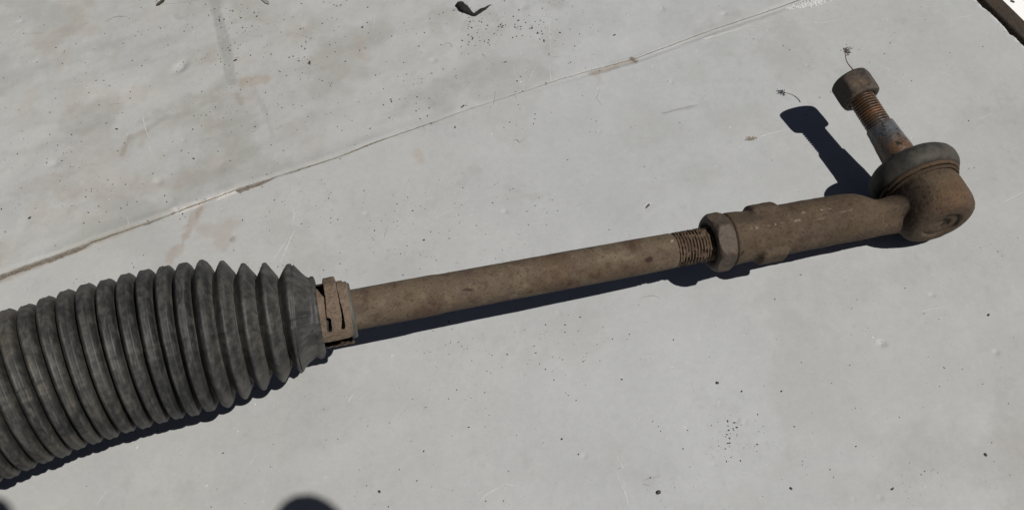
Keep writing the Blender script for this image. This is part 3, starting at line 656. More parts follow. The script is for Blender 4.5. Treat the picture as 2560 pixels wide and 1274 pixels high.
# --- hose clamp
def clamp():
    th = np.linspace(1.22, 2*np.pi-1.3, 120); a = np.array([sx(797), sx(797.5), sx(868), sx(868.5)]); Rr = np.array([12.0, 14.0, 13.9, 12.0])
    Q = ROD.surf(a, Rr, th); V = Q.reshape(-1, 3); F = grid_faces(4, 120)
    q_ = V[F[150]]; F = F if np.cross(q_[1]-q_[0], q_[2]-q_[0])@(q_.mean(0)-ROD.A-((q_.mean(0)-ROD.A)@ROD.u)*ROD.u) > 0 else F[:, ::-1].copy()
    band = mesh('hose_clamp', V, F, mat_clamp, tie, label='rusty sheet steel clamp band with a slotted tongue')
    z2 = lambda zx, zy: ((zx)/3.746+640, (zy)/3.746+620)
    outer = [(560, 385), (574, 388), (600, 425), (630, 455), (646, 452), (628, 350), (620, 322), (640, 300), (690, 291), (735, 298), (750, 322), (750, 334), (800, 322), (840, 315), (852, 345), (866, 430), (880, 540), (892, 640), (905, 720), (915, 790), (905, 812), (870, 832), (820, 842), (760, 858), (700, 868), (650, 879), (628, 872), (614, 848), (600, 760), (582, 640), (568, 510), (556, 440)]
    slot1 = [(646, 452), (652, 452), (655, 520), (660, 600), (664, 652), (690, 650), (703, 662), (712, 740), (713, 775), (695, 787), (675, 785), (664, 765), (660, 700), (650, 600), (640, 500), (636, 455)]
    slot2 = [(750, 334), (756, 334), (768, 410), (785, 480), (802, 556), (812, 575), (824, 650), (836, 725), (834, 752), (815, 763), (798, 755), (796, 740), (804, 690), (800, 620), (795, 578), (780, 520), (768, 440), (756, 380)]
    mm = mmpx(840, 780, 41+13)
    Rc = 14.3
    def to_as(pt):
        px, py = z2(*pt); # hit the clamp cylinder from the viewpoint
        o = np.array([0, 0, CAMH]); d = unit(at(px, py, 0)-o)
        w = o-ROD.A; dp = d-(d@ROD.u)*ROD.u; wp = w-(w@ROD.u)*ROD.u
        A_, B_, C_ = dp@dp, 2*dp@wp, wp@wp-Rc*Rc
        D = B_*B_-4*A_*C_
        t = (-B_-math.sqrt(max(D, 0)))/(2*A_); P = o+t*d-ROD.A
        return (P@ROD.u, math.atan2(P@ROD.b, P@ROD.n)*Rc)
    def poly(L): return np.array([to_as(p) for p in L])
    def inside(Q, X, Y):
        r = np.zeros(X.shape, bool); n = len(Q)
        for i in range(n):
            x1, y1 = Q[i]; x2, y2 = Q[(i+1) % n]
            c = ((y1 > Y) != (y2 > Y)) & (X < (x2-x1)*(Y-y1)/(y2-y1+1e-12)+x1); r ^= c
        return r
    Po, P1, P2 = poly(outer), poly(slot1), poly(slot2)
    st = .2; xs = np.arange(Po[:, 0].min()-.5, Po[:, 0].max()+.5, st); ys = np.arange(Po[:, 1].min()-.5, Po[:, 1].max()+.5, st)
    X, Y = np.meshgrid((xs[:-1]+xs[1:])/2, (ys[:-1]+ys[1:])/2, indexing='ij')
    K = inside(Po, X, Y) & ~inside(P1, X, Y) & ~inside(P2, X, Y)
    n, mm_ = len(xs), len(ys)
    F = grid_faces(n, mm_)[K.ravel()]
    XX, YY = np.meshgrid(xs, ys, indexing='ij')
    XY = np.stack([XX, YY], -1).reshape(-1, 2)
    used, inv = np.unique(F, return_inverse=True); F = inv.reshape(-1, 4); XY = XY[used]
    # smooth the stepped outline
    e = np.sort(np.concatenate([F[:, [0, 1]], F[:, [1, 2]], F[:, [2, 3]], F[:, [3, 0]]]), axis=1)
    ue, cnt = np.unique(e, axis=0, return_counts=True); be = ue[cnt == 1]
    for _ in range(4):
        s = np.zeros_like(XY); c = np.zeros(len(XY)); np.add.at(s, be[:, 0], XY[be[:, 1]]); np.add.at(s, be[:, 1], XY[be[:, 0]]); np.add.at(c, be[:, 0], 1); np.add.at(c, be[:, 1], 1)
        b = c > 0; XY[b] = .5*XY[b]+.5*s[b]/c[b][:, None]
    a, s = XY[:, 0], XY[:, 1]
    tongue = sm(a, P1[:, 0].mean(), P1[:, 0].mean()+.6)*(1-sm(a, P2[:, 0].mean()-.6, P2[:, 0].mean()))
    lift = .35+1.6*sm(s, 4, 14)*tongue+.35*tongue*np.exp(-((s-6.5)/.7)**2)
    R = Rc+lift+(fbm(np.stack([a, s], -1), 2.5, 3, 370)-.5)*.35
    t = s/Rc
    def P3(R): return ROD.A+a[:, None]*ROD.u+(R*np.cos(t))[:, None]*ROD.n+(R*np.sin(t))[:, None]*ROD.b
    top, bot = P3(R), P3(R-.75); N = len(top)
    side = []
    for f in ((0, 1), (1, 2), (2, 3), (3, 0)): side.append(F[:, f])
    de = np.concatenate(side); key = np.sort(de, 1); uk, ix, cn = np.unique(key, axis=0, return_index=True, return_counts=True); bd = de[ix[cn == 1]]
    SF = np.stack([bd[:, 1], bd[:, 0], bd[:, 0]+N, bd[:, 1]+N], -1)
    allF = np.concatenate([F, F[:, ::-1]+N, SF]); V = np.concatenate([top, bot])
    q = V[F[len(F)//2]]; nr = np.cross(q[1]-q[0], q[2]-q[0])
    if nr@(q.mean(0)-ROD.A-((q.mean(0)-ROD.A)@ROD.u)*ROD.u) < 0: allF = allF[:, ::-1].copy()
    tg = mesh('clamp_tongue', V, allF, mat_clamp, band, smooth=False, label='flat rusty tongue with two long slots')
    # folded hem under the plate's lower edge
    a0, a1 = to_as((650, 880))[0], to_as((918, 825))[0]; n = 26; aa = np.linspace(a0, a1, n)
    vv = []
    for i, x in enumerate(aa):
        tt = np.linspace(-1.25, -1.62, 5); rr = np.array([14.6, 14.9, 14.7, 14.2, 13.4])+.3*math.sin(i*.9)*.4
        vv.append(ROD.A+x*ROD.u+(rr*np.cos(tt))[:, None]*ROD.n+(rr*np.sin(tt))[:, None]*ROD.b)
    vv = np.array(vv); mesh('clamp_hem', vv.reshape(-1, 3), grid_faces(n, 5), mat_clamp, band)
clamp()

# --- rod
def rodpart():
    m = 160; th = TH(m)
    px_ = [760, 860, 900, 1045, 1085, 1110, 1300, 1500, 1600, 1660, 1678, 1684]
    rr_ = [9.0, 9.15, 9.2, 9.25, 9.2, 8.85, 8.75, 8.7, 8.65, 8.5, 8.45, 7.9]
    a = np.arange(sx(760), sx(1684), .8); r = np.interp(a, [sx(p) for p in px_], rr_)
    a = np.append(a, [sx(1685)]); r = np.append(r, 7.6)
    P = ROD.surf(a, r, th); R = np.repeat(r[:, None], m, 1)
    # forged shoulder is slightly out of round, flat ground near the thread
    R = R+(fbm(P, 20, 2, 400)-.5)*.35+(fbm(P, 3, 3, 402)-.5)*.16
    fa = sx(1560); fb = sx(1682); fl = sm(a, fa, fa+14)*(a < fb)
    c = np.cos(th-np.radians(-12)); flat = 7.95/np.maximum(c, .2)
    R = np.where((c > .3)[None], np.minimum(R, flat[None]*fl[:, None]+99*(1-fl[:, None])*(1) if False else np.where(fl[:, None] > 0, flat[None]+(1-fl[:, None])*1.2, 99)), R)
    P = ROD.surf(a, R, th)
    n1 = fbm(P, 18, 4, 410); n2 = fbm(P, 4, 4, 414); col = np.ones(P.shape)
    w = sm(n1, .5, .68)[..., None]; col = col*(1-w*np.array([.18, .26, .30])); w = sm(n2, .58, .74)[..., None]; col = col*(1-w*np.array([.28, .34, .36]))
    g = sm(n2, .3, .42)[..., None]; col = col*(1+(1-g)*np.array([.25, .28, .30]))
    # grey dust near the clamp, a dark oil spot, scraped flat edge
    gd = (1-sm(a, sx(890), sx(960)))[:, None, None]*sm(n1, .3, .55)[..., None]; col = col*(1-gd*.5)+np.array([1.05, 1.3, 1.55])*gd*.5
    pp = proj(P); fr = (np.cos(th) > -.1)[None]
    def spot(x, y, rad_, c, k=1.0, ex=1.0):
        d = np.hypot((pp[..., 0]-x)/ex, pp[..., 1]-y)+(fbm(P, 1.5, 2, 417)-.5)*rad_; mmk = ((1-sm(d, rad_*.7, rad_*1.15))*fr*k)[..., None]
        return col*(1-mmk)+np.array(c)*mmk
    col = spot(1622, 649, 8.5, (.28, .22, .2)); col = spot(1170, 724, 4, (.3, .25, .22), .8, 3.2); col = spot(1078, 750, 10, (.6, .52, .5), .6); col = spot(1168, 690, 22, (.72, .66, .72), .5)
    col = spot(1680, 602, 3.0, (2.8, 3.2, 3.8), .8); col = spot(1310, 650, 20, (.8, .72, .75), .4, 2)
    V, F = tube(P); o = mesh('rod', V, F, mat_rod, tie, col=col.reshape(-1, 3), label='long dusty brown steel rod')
    # thread
    m = 120; th = TH(m); a0, a1 = sx(1683), sx(1800); a = np.arange(a0, a1, .16); pitch = 1.52
    ph = ((a[:, None]-a0)/pitch-th[None]/(2*np.pi)) % 1.0
    P = ROD.surf(a, 8.2, th) if False else ROD.surf(a, np.full(len(a), 8.2), th)
    tri = 1-np.abs(ph*2-1); worn = fbm(P, 3.0, 3, 420)
    prof = np.clip(tri*1.7-.15, 0, 1)
    prof = prof*(.45+.65*sm(worn, .38, .56))
    R = 7.35+1.0*np.clip(prof, 0, 1)+(fbm(P, .9, 2, 424)-.5)*.3
    dirt = sm(fbm(P, 2.0, 3, 428), .53, .66); R = np.maximum(R, 7.35+.75*dirt)
    R[0] = 7.5; P = ROD.surf(a, R, th)
    dk = (1-np.clip(prof, 0, 1)*.85-dirt*.4)[..., None]; dk = np.clip(dk, 0, 1)
    col = np.array([1.05, 1.0, .95])*(1-dk)+np.array([.35, .26, .2])*dk
    V, F = tube(P); mesh('rod_thread', V, F, mat_rod, o, col=col.reshape(-1, 3))
rodpart()

# --- hexagonal lock nut
def hexr(th, rot, af, corner, soft=.35):
    """distance to a hexagon with slightly rounded corners; af = half across flats"""
    t = (th-rot+np.pi/6) % (np.pi/3)-np.pi/6
    return np.minimum(af/np.cos(t), corner-(1-np.cos(t*0))*0)
def locknut():
    m = 360; th = TH(m); s0, s1 = sx(1770), sx(1814); L = s1-s0; af, cr = 12.7, 14.35
    hx = hexr(th, np.radians(2), af, cr)
    rows = [(2.4, 7.9, 0), (1.2, 8.6, 0), (.35, 9.6, 0), (.02, 10.3, 0), (0, 11.2, 0), (.12, 11.9, .0), (.5, 12.7, .0), (1.1, 13.4, 1), (1.9, 14.0, 1), (2.8, 14.5, 1), (4, 99, 1), (5.5, 99, 1), (L-2.6, 99, 1), (L-1.5, 14.2, 1), (L-.6, 13.5, 1), (L, 12.9, 1), (L+.05, 12.6, 0), (L+.05, 12.2, 0)]
    a = np.array([s0+r[0] for r in rows]); R = np.array([np.minimum(r[1], hx) for r in rows])
    # refine rows
    af_ = []; Rf = []
    for i in range(len(rows)-1):
        for f in np.linspace(0, 1, 5)[:-1]: af_.append(a[i]*(1-f)+a[i+1]*f); Rf.append(R[i]*(1-f)+R[i+1]*f)
    af_.append(a[-1]); Rf.append(R[-1]); a = np.array(af_); R = np.array(Rf)
    for _ in range(5): R = .25*np.roll(R, 1, 1)+.5*R+.25*np.roll(R, -1, 1)
    P = ROD.surf(a, R, th); R = R+(fbm(P, 5, 3, 430)-.5)*.35+(fbm(P, 1.2, 2, 433)-.5)*.12; P = ROD.surf(a, R, th)
    col = np.ones(P.shape)*np.array([1.15, 1.15, 1.12]); n = fbm(P, 3, 4, 436)
    col *= (1-.35*sm(n, .5, .7))[..., None]
    bore = (1-sm(R, 9.5, 12.5))*(a < s0+3)[:, None]; col = col*(1-.6*bore[..., None])
    V, F = tube(P); mesh('lock_nut', V, F, mat_nut, tie, col=col.reshape(-1, 3), label='hexagonal lock nut with rounded corners')
locknut()

# --- ball joint axis
K = at(2318, 500, 22.6); N_ = at(2138, 223, 32.0)
ST = Axis(K, N_)                      # u from the joint towards the stud nut; b = viewer's left-hand side
HD = unit(at(2355, 564, 22.0)-K)
HA = Axis(K, K-HD*20)
sy = lambda py: ST.at_px(py, 1)
z1 = lambda zy: zy/2.359+100          # readings from the enlarged view
def rod_end():
    # cast sleeve: sections along the rod
    m = 120; th = TH(m)
    S0, S1 = sx(1813), sx(2318)
    a = np.concatenate([[S0, S0], np.arange(S0+.5, S1, .8), [S1, S1]])
    pxs = np.array([1813, 1822, 1850, 1870, 1880, 1900, 1938, 1946, 2000, 2110, 2142, 2162, 2182, 2205, 2232, 2262, 2300])
    sa = [sx(p) for p in pxs]
    top = [12.9, 13.2, 12.9, 12.4, 12.5, 12.6, 12.6, 12.6, 12.5, 12.2, 11.4, 9.2, 6.8, 6.2, 7.0, 9.0, 12]
    bot = [12.4, 12.6, 12.1, 11.8, 12.1, 12.2, 12.3, 12.3, 12.1, 12.0, 12.0, 11.9, 11.8, 11.8, 12.0, 13, 15]
    nea = [12.6, 12.8, 12.4, 12.2, 11.9, 11.8, 11.9, 12.3, 12.2, 12.1, 11.9, 11.5, 10.9, 10.6, 10.8, 12.0, 15]
    neb = [12.6, 12.8, 12.4, 12.2, 11.9, 11.8, 11.9, 12.3, 12.2, 12.0, 11.5, 10.8, 9.4, 8.2, 8.2, 9.5, 12]
    Nb = np.interp(a, sa, neb)
    T, B, Nn = (np.interp(a, sa, v) for v in (top, bot, nea))
    c, s = np.cos(th), np.sin(th)
    Rb = np.where(s[None] > 0, T[:, None], B[:, None]); lowq = sm(-s, -.15, .7)[None]; Rn = np.where(c[None] > 0, Nn[:, None]*(1-lowq)+Nb[:, None]*lowq, Nn[:, None])
    boxy = np.interp(a, sa, [2, 2, 2, 2, 2, 2, 2, 2, 2, 2, 2, 2, 2, 2, 2, 2, 2])[:, None]
    R = (np.abs(c[None]/Rn)**boxy+np.abs(s[None]/Rb)**boxy)**(-1/boxy)
    ear = np.interp(a, [sx(1871), sx(1881), sx(1937), sx(1945)], [0, 1, 1, 0])[:, None]
    for ang, amp, wd_ in ((80, 2.2, 26), (-70, 2.5, 24)):
        da = (th-math.radians(ang)+np.pi) % (2*np.pi)-np.pi; R = R+ear*amp*(1-sm(np.abs(np.degrees(da)), wd_*.75, wd_*1.35))[None]
    R[0] = .01; R[-1] = .01
    # shallow machined groove behind the nut
    V1, F1 = tube(ROD.surf(a, R, th))
    # housing turned round the stud axis
    th2 = TH(160)
    hp = HA.at_px(563, 1)
    prof = [(hp+1.6, .01), (hp+1.6, 8.2), (hp+1.2, 9.0), (hp-.1, 9.6), (hp-.3, 10.5), (hp-.2, 12.2), (hp+.3, 15.0), (hp+1.6, 17.0), (hp+3.6, 18.3), (hp+6, 18.9), (hp+15, 18.9), (hp+18.5, 18.8), (hp+20.2, 18.3), (hp+21.3, 18.0), (hp+25, 18.2), (hp+25, .01)]
    aa, rr = [], []
    for i in range(len(prof)-1):
        for f in np.linspace(0, 1, 5)[:-1]: aa.append(prof[i][0]*(1-f)+prof[i+1][0]*f); rr.append(prof[i][1]*(1-f)+prof[i+1][1]*f)
    aa.append(prof[-1][0]); rr.append(.01)
    V2, F2 = tube(HA.surf(np.array(aa), np.array(rr), th2))
    V = np.concatenate([V1, V2]); F = np.concatenate([F1, F2+len(V1)])
    tmp = mesh('rod_end_block', V, F, mat_cast, None)
    md = tmp.modifiers.new('r', 'REMESH'); md.mode = 'VOXEL'; md.voxel_size = .00048
    md2 = tmp.modifiers.new('s', 'SMOOTH'); md2.factor = .5; md2.iterations = 5
    dg = bpy.context.evaluated_depsgraph_get(); ev = tmp.evaluated_get(dg); me = ev.to_mesh()
    nv = len(me.vertices); P = np.empty(nv*3, np.float32); me.vertices.foreach_get('co', P); P = P.reshape(-1, 3).astype(float)*1000
    Nv = np.empty(nv*3, np.float32); me.vertices.foreach_get('normal', Nv); Nv = Nv.reshape(-1, 3)
    nf = len(me.polygons); F = np.empty(len(me.loops), np.int32); me.loops.foreach_get('vertex_index', F); F = F.reshape(-1, 4)
    ev.to_mesh_clear(); bpy.data.objects.remove(tmp)
    d = (fbm(P, 7, 3, 450)-.5)*.55+(fbm(P, 1.6, 3, 454)-.5)*.22
    a_ = (P-ROD.A)@ROD.u; gr_ = np.exp(-((a_-sx(1816))/.5)**2)*.6
    P = P+Nv*(d-gr_)[:, None]; P[:, 2] = np.maximum(P[:, 2], .1)
    # dirt: greasy dark neck, oil film, pale scraped lines
    pp = proj(P); n1 = fbm(P, 16, 4, 460); n2 = fbm(P, 3.2, 4, 464); n3 = fbm(P, .9, 2, 468); n5 = fbm(P, 1.5, 4, 475)
    col = np.ones((nv, 3)); w = sm(n1, .48, .68)[:, None]; col *= 1-w*np.array([.09, .12, .13]); w = sm(n2, .56, .7)[:, None]; col *= 1-w*np.array([.14, .17, .20])
    light = sm(n2, .44, .30)[:, None] if False else (1-sm(n2, .32, .42))[:, None]; col *= 1+light*.15
    def spot(x, y, ex, ey, c, k, rot=0, sf=.5):
        dx, dy = pp[:, 0]-x, pp[:, 1]-y; cr_, sr_ = math.cos(rot), math.sin(rot)
        r = np.hypot((dx*cr_+dy*sr_)/ex, (-dx*sr_+dy*cr_)/ey)+(n2-.5)*.9; mk = ((1-sm(r, 1-sf, 1+sf))*k*(Nv[:, 2] > -.2))[:, None]
        return col*(1-mk)+np.array(c)*mk
    col = spot(2285, 488, 42, 40, (.30, .28, .28), .75); col = spot(2280, 545, 22, 42, (.42, .38, .36), .6, .5); col = spot(2370, 500, 45, 40, (1.35, 1.12, .9), .5)
    col = spot(2195, 545, 50, 26, (1.25, 1.22, 1.15), .35); col = spot(1870, 545, 34, 12, (.45, .48, .60), .65, -.1); col = spot(1912, 633, 8, 6, (.35, .3, .28), .8); col = spot(1856, 632, 7, 3, (.25, .2, .2), .9, -.8)
    col = spot(2400, 470, 30, 50, (1.3, 1.0, .8), .4); col = spot(1930, 560, 20, 10, (.6, .55, .55), .5)
    grit_ = sm(n3, .62, .7)*(1-sm(np.hypot(pp[:, 0]-2290, pp[:, 1]-500), 40, 75)); col = col*(1-.6*grit_[:, None])
    gro = np.exp(-((a_-sx(1816))/.7)**2)[:, None]; col *= 1-.6*gro
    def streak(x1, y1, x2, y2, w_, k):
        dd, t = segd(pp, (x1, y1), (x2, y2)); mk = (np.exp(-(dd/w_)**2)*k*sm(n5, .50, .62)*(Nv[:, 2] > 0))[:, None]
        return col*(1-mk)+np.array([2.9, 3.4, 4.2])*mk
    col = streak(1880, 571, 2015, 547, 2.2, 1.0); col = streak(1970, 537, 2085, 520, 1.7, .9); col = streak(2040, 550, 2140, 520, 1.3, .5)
    o = mesh('rod_end', P, F, mat_cast, tie, col=col, label='cast steel ball joint housing with a threaded sleeve')
    # pressed end plug
    th3 = TH(120); prof = [(hp+1.7, .01), (hp+1.35, 4.5), (hp+.75, 5.0), (hp+.55, 7.4), (hp+.7, 8.6), (hp+1.9, 8.8)]
    tp = np.linspace(0, len(prof)-1, 30); a = np.interp(tp, range(len(prof)), [p[0] for p in prof]); r = np.interp(tp, range(len(prof)), [p[1] for p in prof])
    Pp = HA.surf(a, r, th3); V, F = tube(Pp); cc = np.ones((len(V), 3))*1.1; cc *= (1-.5*(1-sm(np.repeat(r, 120), 4, 5)))[:, None]
    V = V+(fbm(V, 1.5, 2, 470)-.5)[:, None]*HA.u*.3
    F = F[:, ::-1].copy()
    mesh('end_plug', V, F, mat_cast, o, col=cc, label='round pressed plug with a sunken centre')
    # wire ring and dust boot
    def ring(name, ac, rc, rr_, mat, colr, sq=1.0, parent=o):
        t = TH(20); th = TH(160); a = ac+rr_*sq*np.sin(t); r = rc+rr_*np.cos(t)
        V = HA.surf(np.append(a, a[0]), np.append(r, r[0]), th)
        V = V+(fbm(V, 5, 2, 480)-.5)[..., None]*.4
        P, F = tube(V); nr = np.cross(P[F[0][1]]-P[F[0][0]], P[F[0][2]]-P[F[0][0]])
        return mesh(name, P, F, mat, parent, col=np.tile(colr, (len(P), 1)))
    ring('retaining_ring', hp+22.3, 18.7, .75, mat_cast, (.70, .66, .62), 1.3)
    ring('retaining_ring', hp+24.4, 19.6, .9, mat_cast, (.98, .88, .80), 1.3)
    b0 = hp+24.8
    prof = [(b0-.2, 17.0), (b0-.2, 18.6), (b0+.3, 20.6), (b0+1.6, 22.0), (b0+3.4, 22.8), (b0+5.4, 22.9), (b0+7.8, 22.7), (b0+10.0, 21.7), (b0+11.9, 19.6), (b0+13.3, 16.8), (b0+14.2, 13.4), (b0+14.6, 10.8), (b0+14.4, 9.4), (b0+12.0, 8.6)]
    tp = np.linspace(0, len(prof)-1, 70); a = np.interp(tp, range(len(prof)), [p[0] for p in prof]); r = np.interp(tp, range(len(prof)), [p[1] for p in prof])
    for _ in range(3): r[1:-1] = (r[:-2]+2*r[1:-1]+r[2:])/4; a[1:-1] = (a[:-2]+2*a[1:-1]+a[2:])/4
    th = TH(200); Pq = HA.surf(a, r, th); R = r[:, None]+(fbm(Pq, 14, 3, 490)-.5)*1.2+(fbm(Pq, 3, 2, 494)-.5)*.2
    # a crease where the rubber flattens
    Pq = HA.surf(a, R, th); Pq[..., 2] = np.maximum(Pq[..., 2], .15)
    n = fbm(Pq, 9, 4, 498); n2 = fbm(Pq, 2, 3, 499); col = np.ones(Pq.shape)
    w = sm(n, .45, .65)[..., None]; col = col*(1-w)+np.array([.62, .68, .78])*w; col *= (.85+.35*n2)[..., None]
    lip = (1-sm(r, 9.5, 11.5))[:, None, None]; col = col*(1-lip)+np.array([1.5, 1.2, .95])*lip
    seam_ = (1-sm(a, b0, b0+1.2))[:, None, None]*(r < 21)[:, None, None]; col = col*(1-.35*seam_)
    V, F = tube(Pq); mesh('dust_boot', V, F, mat_dust_rubber, o, col=col.reshape(-1, 3), label='squashed grey-brown rubber dust boot')
    # stud: cone and thread in one turned piece
    c0 = b0+11.0; ct = sy(316); te = sy(214)
    m = 120; th = TH(m); a = np.concatenate([np.arange(c0, ct, .35), np.arange(ct, te, .13)]); base = np.where(a < ct, np.interp(a, [c0, c0+1.2, ct-.5, ct], [9.3, 9.1, 7.35, 7.1]), 6.45)
    P = ST.surf(a, base, th); ph = ((a[:, None]-ct)/1.55-th[None]/(2*np.pi)) % 1
    tri = np.clip((1-np.abs(ph*2-1))*1.6-.15, 0, 1); isT = (a >= ct)[:, None]*1.0
    R = base[:, None]+isT*.15-isT*(1-tri)*1.4+(fbm(P, 2, 3, 500)-.5)*.22+(1-isT)*(fbm(P, 5, 2, 503)-.5)*.4
    filled = sm(fbm(P, 3, 2, 505), .60, .70)*isT*.0; R = np.maximum(R, (base[:, None]-.35)*filled)
    P = ST.surf(a, R, th); pp = proj(P); n = fbm(P, 2.4, 4, 508); f1 = fbm(P, 7, 3, 511)
    col = np.ones(P.shape)*np.array([1.0, 1.0, 1.0])*(.75+.5*n)[..., None]
    # rust orange thread in the middle, bare grey greasy steel round the top of the cone, brown foot
    grey = (np.exp(-((a-(ct-5.5))/7.0)**2)[:, None]*sm(f1, .25, .5))[..., None]
    col = col*(1-grey)+np.array([.75, 1.45, 3.0])*(.55+.9*n)[..., None]*grey
    org = (np.exp(-((a-(ct+7.0))/2.0)**2)[:, None]*sm(n, .3, .5))[..., None]*.9; col = col*(1-org)+np.array([1.9, 1.75, 1.55])*org
    dkv = isT[..., None]*(1-tri[..., None])*.6 if False else (isT*(1-tri)*.6)[..., None]; col = col*(1-dkv)
    blk = sm(fbm(P, 1.6, 3, 515), .62, .7)[..., None]*.8*(1-isT[..., None]); col = col*(1-blk)
    V, F = tube(P); mesh('ball_stud', V, F, mat_stud, o, col=col.reshape(-1, 3), label='threaded tapered stud, rusty orange and greasy grey')
    # stud nut
    m = 360; th = TH(m); n0, n1 = sy(250), sy(196); L = n1-n0; hx = hexr(th, np.radians(10+30-60), 9.75, 10.95)
    rows = [(1.6, 6.2), (.5, 6.9), (0, 7.4), (-.02, 8.4), (.15, 9.2), (.6, 9.9), (1.3, 10.4), (2.2, 10.8), (3.2, 99), (L-3.2, 99), (L-2.3, 10.7), (L-1.5, 10.2), (L-.8, 9.5), (L-.3, 8.7), (L, 7.8), (L, 6.6), (L-1.2, 6.2), (L-1.2, .01)]
    a = np.array([n0+r[0] for r in rows]); R = np.array([np.minimum(r[1], hx) for r in rows]); aa, RR = [], []
    for i in range(len(rows)-1):
        for f in np.linspace(0, 1, 5)[:-1]: aa.append(a[i]*(1-f)+a[i+1]*f); RR.append(R[i]*(1-f)+R[i+1]*f)
    aa.append(a[-1]); RR.append(R[-1]); a = np.array(aa); R = np.array(RR)
    for _ in range(8): R = .25*np.roll(R, 1, 1)+.5*R+.25*np.roll(R, -1, 1)
    P = ST.surf(a, R, th); R = R*(1+(fbm(P, 3.5, 3, 520)-.5)*.03); P = ST.surf(a, R, th); pp = proj(P)
    n = fbm(P, 2.2, 4, 524); col = np.ones(P.shape)*(.35+.75*n)[..., None]
    d = np.hypot((pp[..., 0]-2148)/22, (pp[..., 1]-203)/17)+(n-.5)*.8; w = (1-sm(d, .4, 1.15))[..., None]; col = col*(1-w)+np.array([1.75, 1.62, 1.45])*w
    edge = np.exp(-((R-9.9)/.3)**2)*(a < n0+2)[:, None]; col = col*(1+.8*edge[..., None])
    V, F = tube(P); mesh('stud_nut', V, F, mat_nut, o, col=col.reshape(-1, 3), label='worn dark brown hexagonal nut on the stud')
rod_end()

# ------------------------------------------------------------------ loose small things
def strand(pts, r, mat, name, parent=None, nseg=6, origin=None, taper=True):
    pts = np.array(pts, float); n = len(pts); T = np.gradient(pts, axis=0); T /= np.linalg.norm(T, axis=1)[:, None]+1e-12
    up = np.array([.12, .2, .97]); X = np.cross(T, up); X /= np.linalg.norm(X, axis=1)[:, None]+1e-9; Y = np.cross(X, T)
    rr = r*(np.linspace(1, .45, n) if taper else np.ones(n)); th = TH(nseg)
    V = pts[:, None]+rr[:, None, None]*(np.cos(th)[None, :, None]*X[:, None]+np.sin(th)[None, :, None]*Y[:, None])
    return tube(V)
def catmull(P, n):
    P = np.array(P, float); t = np.linspace(0, len(P)-1, n); i = np.clip(t.astype(int), 0, len(P)-2); f = (t-i)[:, None]
    g = lambda j: P[np.clip(j, 0, len(P)-1)]
    return .5*((2*g(i))+(-g(i-1)+g(i+1))*f+(2*g(i-1)-5*g(i)+4*g(i+1)-g(i+2))*f**2+(-g(i-1)+3*g(i)-3*g(i+1)+g(i+2))*f**3)
def multi(parts):
    Vs, Fs, b = [], [], 0
    for V, F in parts: Vs.append(V); Fs.append(F+b); b += len(V)
    return np.concatenate(Vs), np.concatenate(Fs)
# dry plant stem stuck to the nut
nt_top = at(2133, 174, 34.0)
stemp = [at(2133, 175, 33.6), at(2126, 167, 33.5), at(2118, 156, 34.4), at(2114, 144, 36.9), at(2113, 132, 40.2), at(2115, 125, 42.5)]
t_ = thing('dry_plant_stem', (nt_top[0], nt_top[1], nt_top[2]), 'thin curved dry stem with a frayed seed head stuck to the nut', 'dry stem')
V, F = strand(catmull(stemp, 24), .33, mat_dry, 'stem'); mesh('stem', V, F, mat_dry, t_)
tuft = []
tipc = np.array(stemp[-1]); ng = np.random.default_rng(5)
for k in range(60):
    o0 = tipc+ng.normal(0, 1, 3)*np.array([.9, .9, .9])+(np.array([.9, -.9, -.5]) if k % 2 else 0); d = unit(ng.normal(0, 1, 3)+np.array([.2, .1, 0]))*ng.uniform(.6, 1.7)
    tuft.append(strand(catmull([o0, o0+d*.5+ng.normal(0, .15, 3), o0+d], 5), .2, None, ''))
V, F = multi(tuft); mesh('seed_head', V, F, mat_dry, t_)
# tan husk with pale thread on the board
hp_ = at(1876, 346)
t_ = thing('dry_husk', (hp_[0], hp_[1], 0), 'small tan seed husk lying on the board left of the nut shadow', 'husk')
hk = []
for k in range(46):
    x = ng.normal(1878, 8); y = 347-(x-1878)*.25+ng.normal(0, 2.2); p = at(x, y); p[2] = height(p[:2])+ng.uniform(.1, .7); d = unit(np.array([1, .25, 0])+ng.normal(0, .45, 3))*ng.uniform(.5, 1.6); d[2] = abs(d[2])*.4
    hk.append(strand([p, p+d*.5, p+d], .16, None, ''))
V, F = multi(hk); mesh('husk_fibre', V, F, mat_husk, t_)
# black charred scrap at the top edge
sc_ = at(1185, 30)
t_ = thing('charred_scrap', (sc_[0], sc_[1], 0), 'black curled charred scrap with frayed edges near the top of the board', 'scrap')
spine = [(1146, 12, 2.2), (1152, 18, 3.0), (1160, 26, 3.0), (1170, 32, 2.2), (1179, 37, 1.5), (1187, 40, 1.3), (1194, 35, 1.4), (1203, 29, 1.4), (1213, 23, 1.0), (1221, 17, .6), (1228, 13, .25)]
sp_ = []
cl_ = []
for x, y, r in spine: p = at(x, y); p[2] = height(p[:2])+r*.55; cl_.append([*p, r])
cl_ = catmull(cl_, 60); T = np.gradient(cl_[:, :3], axis=0); T /= np.linalg.norm(T, axis=1)[:, None]; X = np.cross(T, [0, 0, 1.0]); X /= np.linalg.norm(X, axis=1)[:, None]; th = TH(24)
rr = cl_[:, 3][:, None]*(.62+.75*fbm(np.stack([np.repeat(np.arange(60)[:, None]*.35, 24, 1), np.repeat(np.cos(th)[None]*1.3+np.sin(th)[None]*.9, 60, 0)], -1), 1, 4, 540))*.85
V = cl_[:, None, :3]+rr[..., None]*(np.cos(th)[None, :, None]*X[:, None]+.55*np.sin(th)[None, :, None]*np.array([0, 0, 1.0])); V[..., 2] = np.maximum(V[..., 2], height(V[..., :2])+.03)
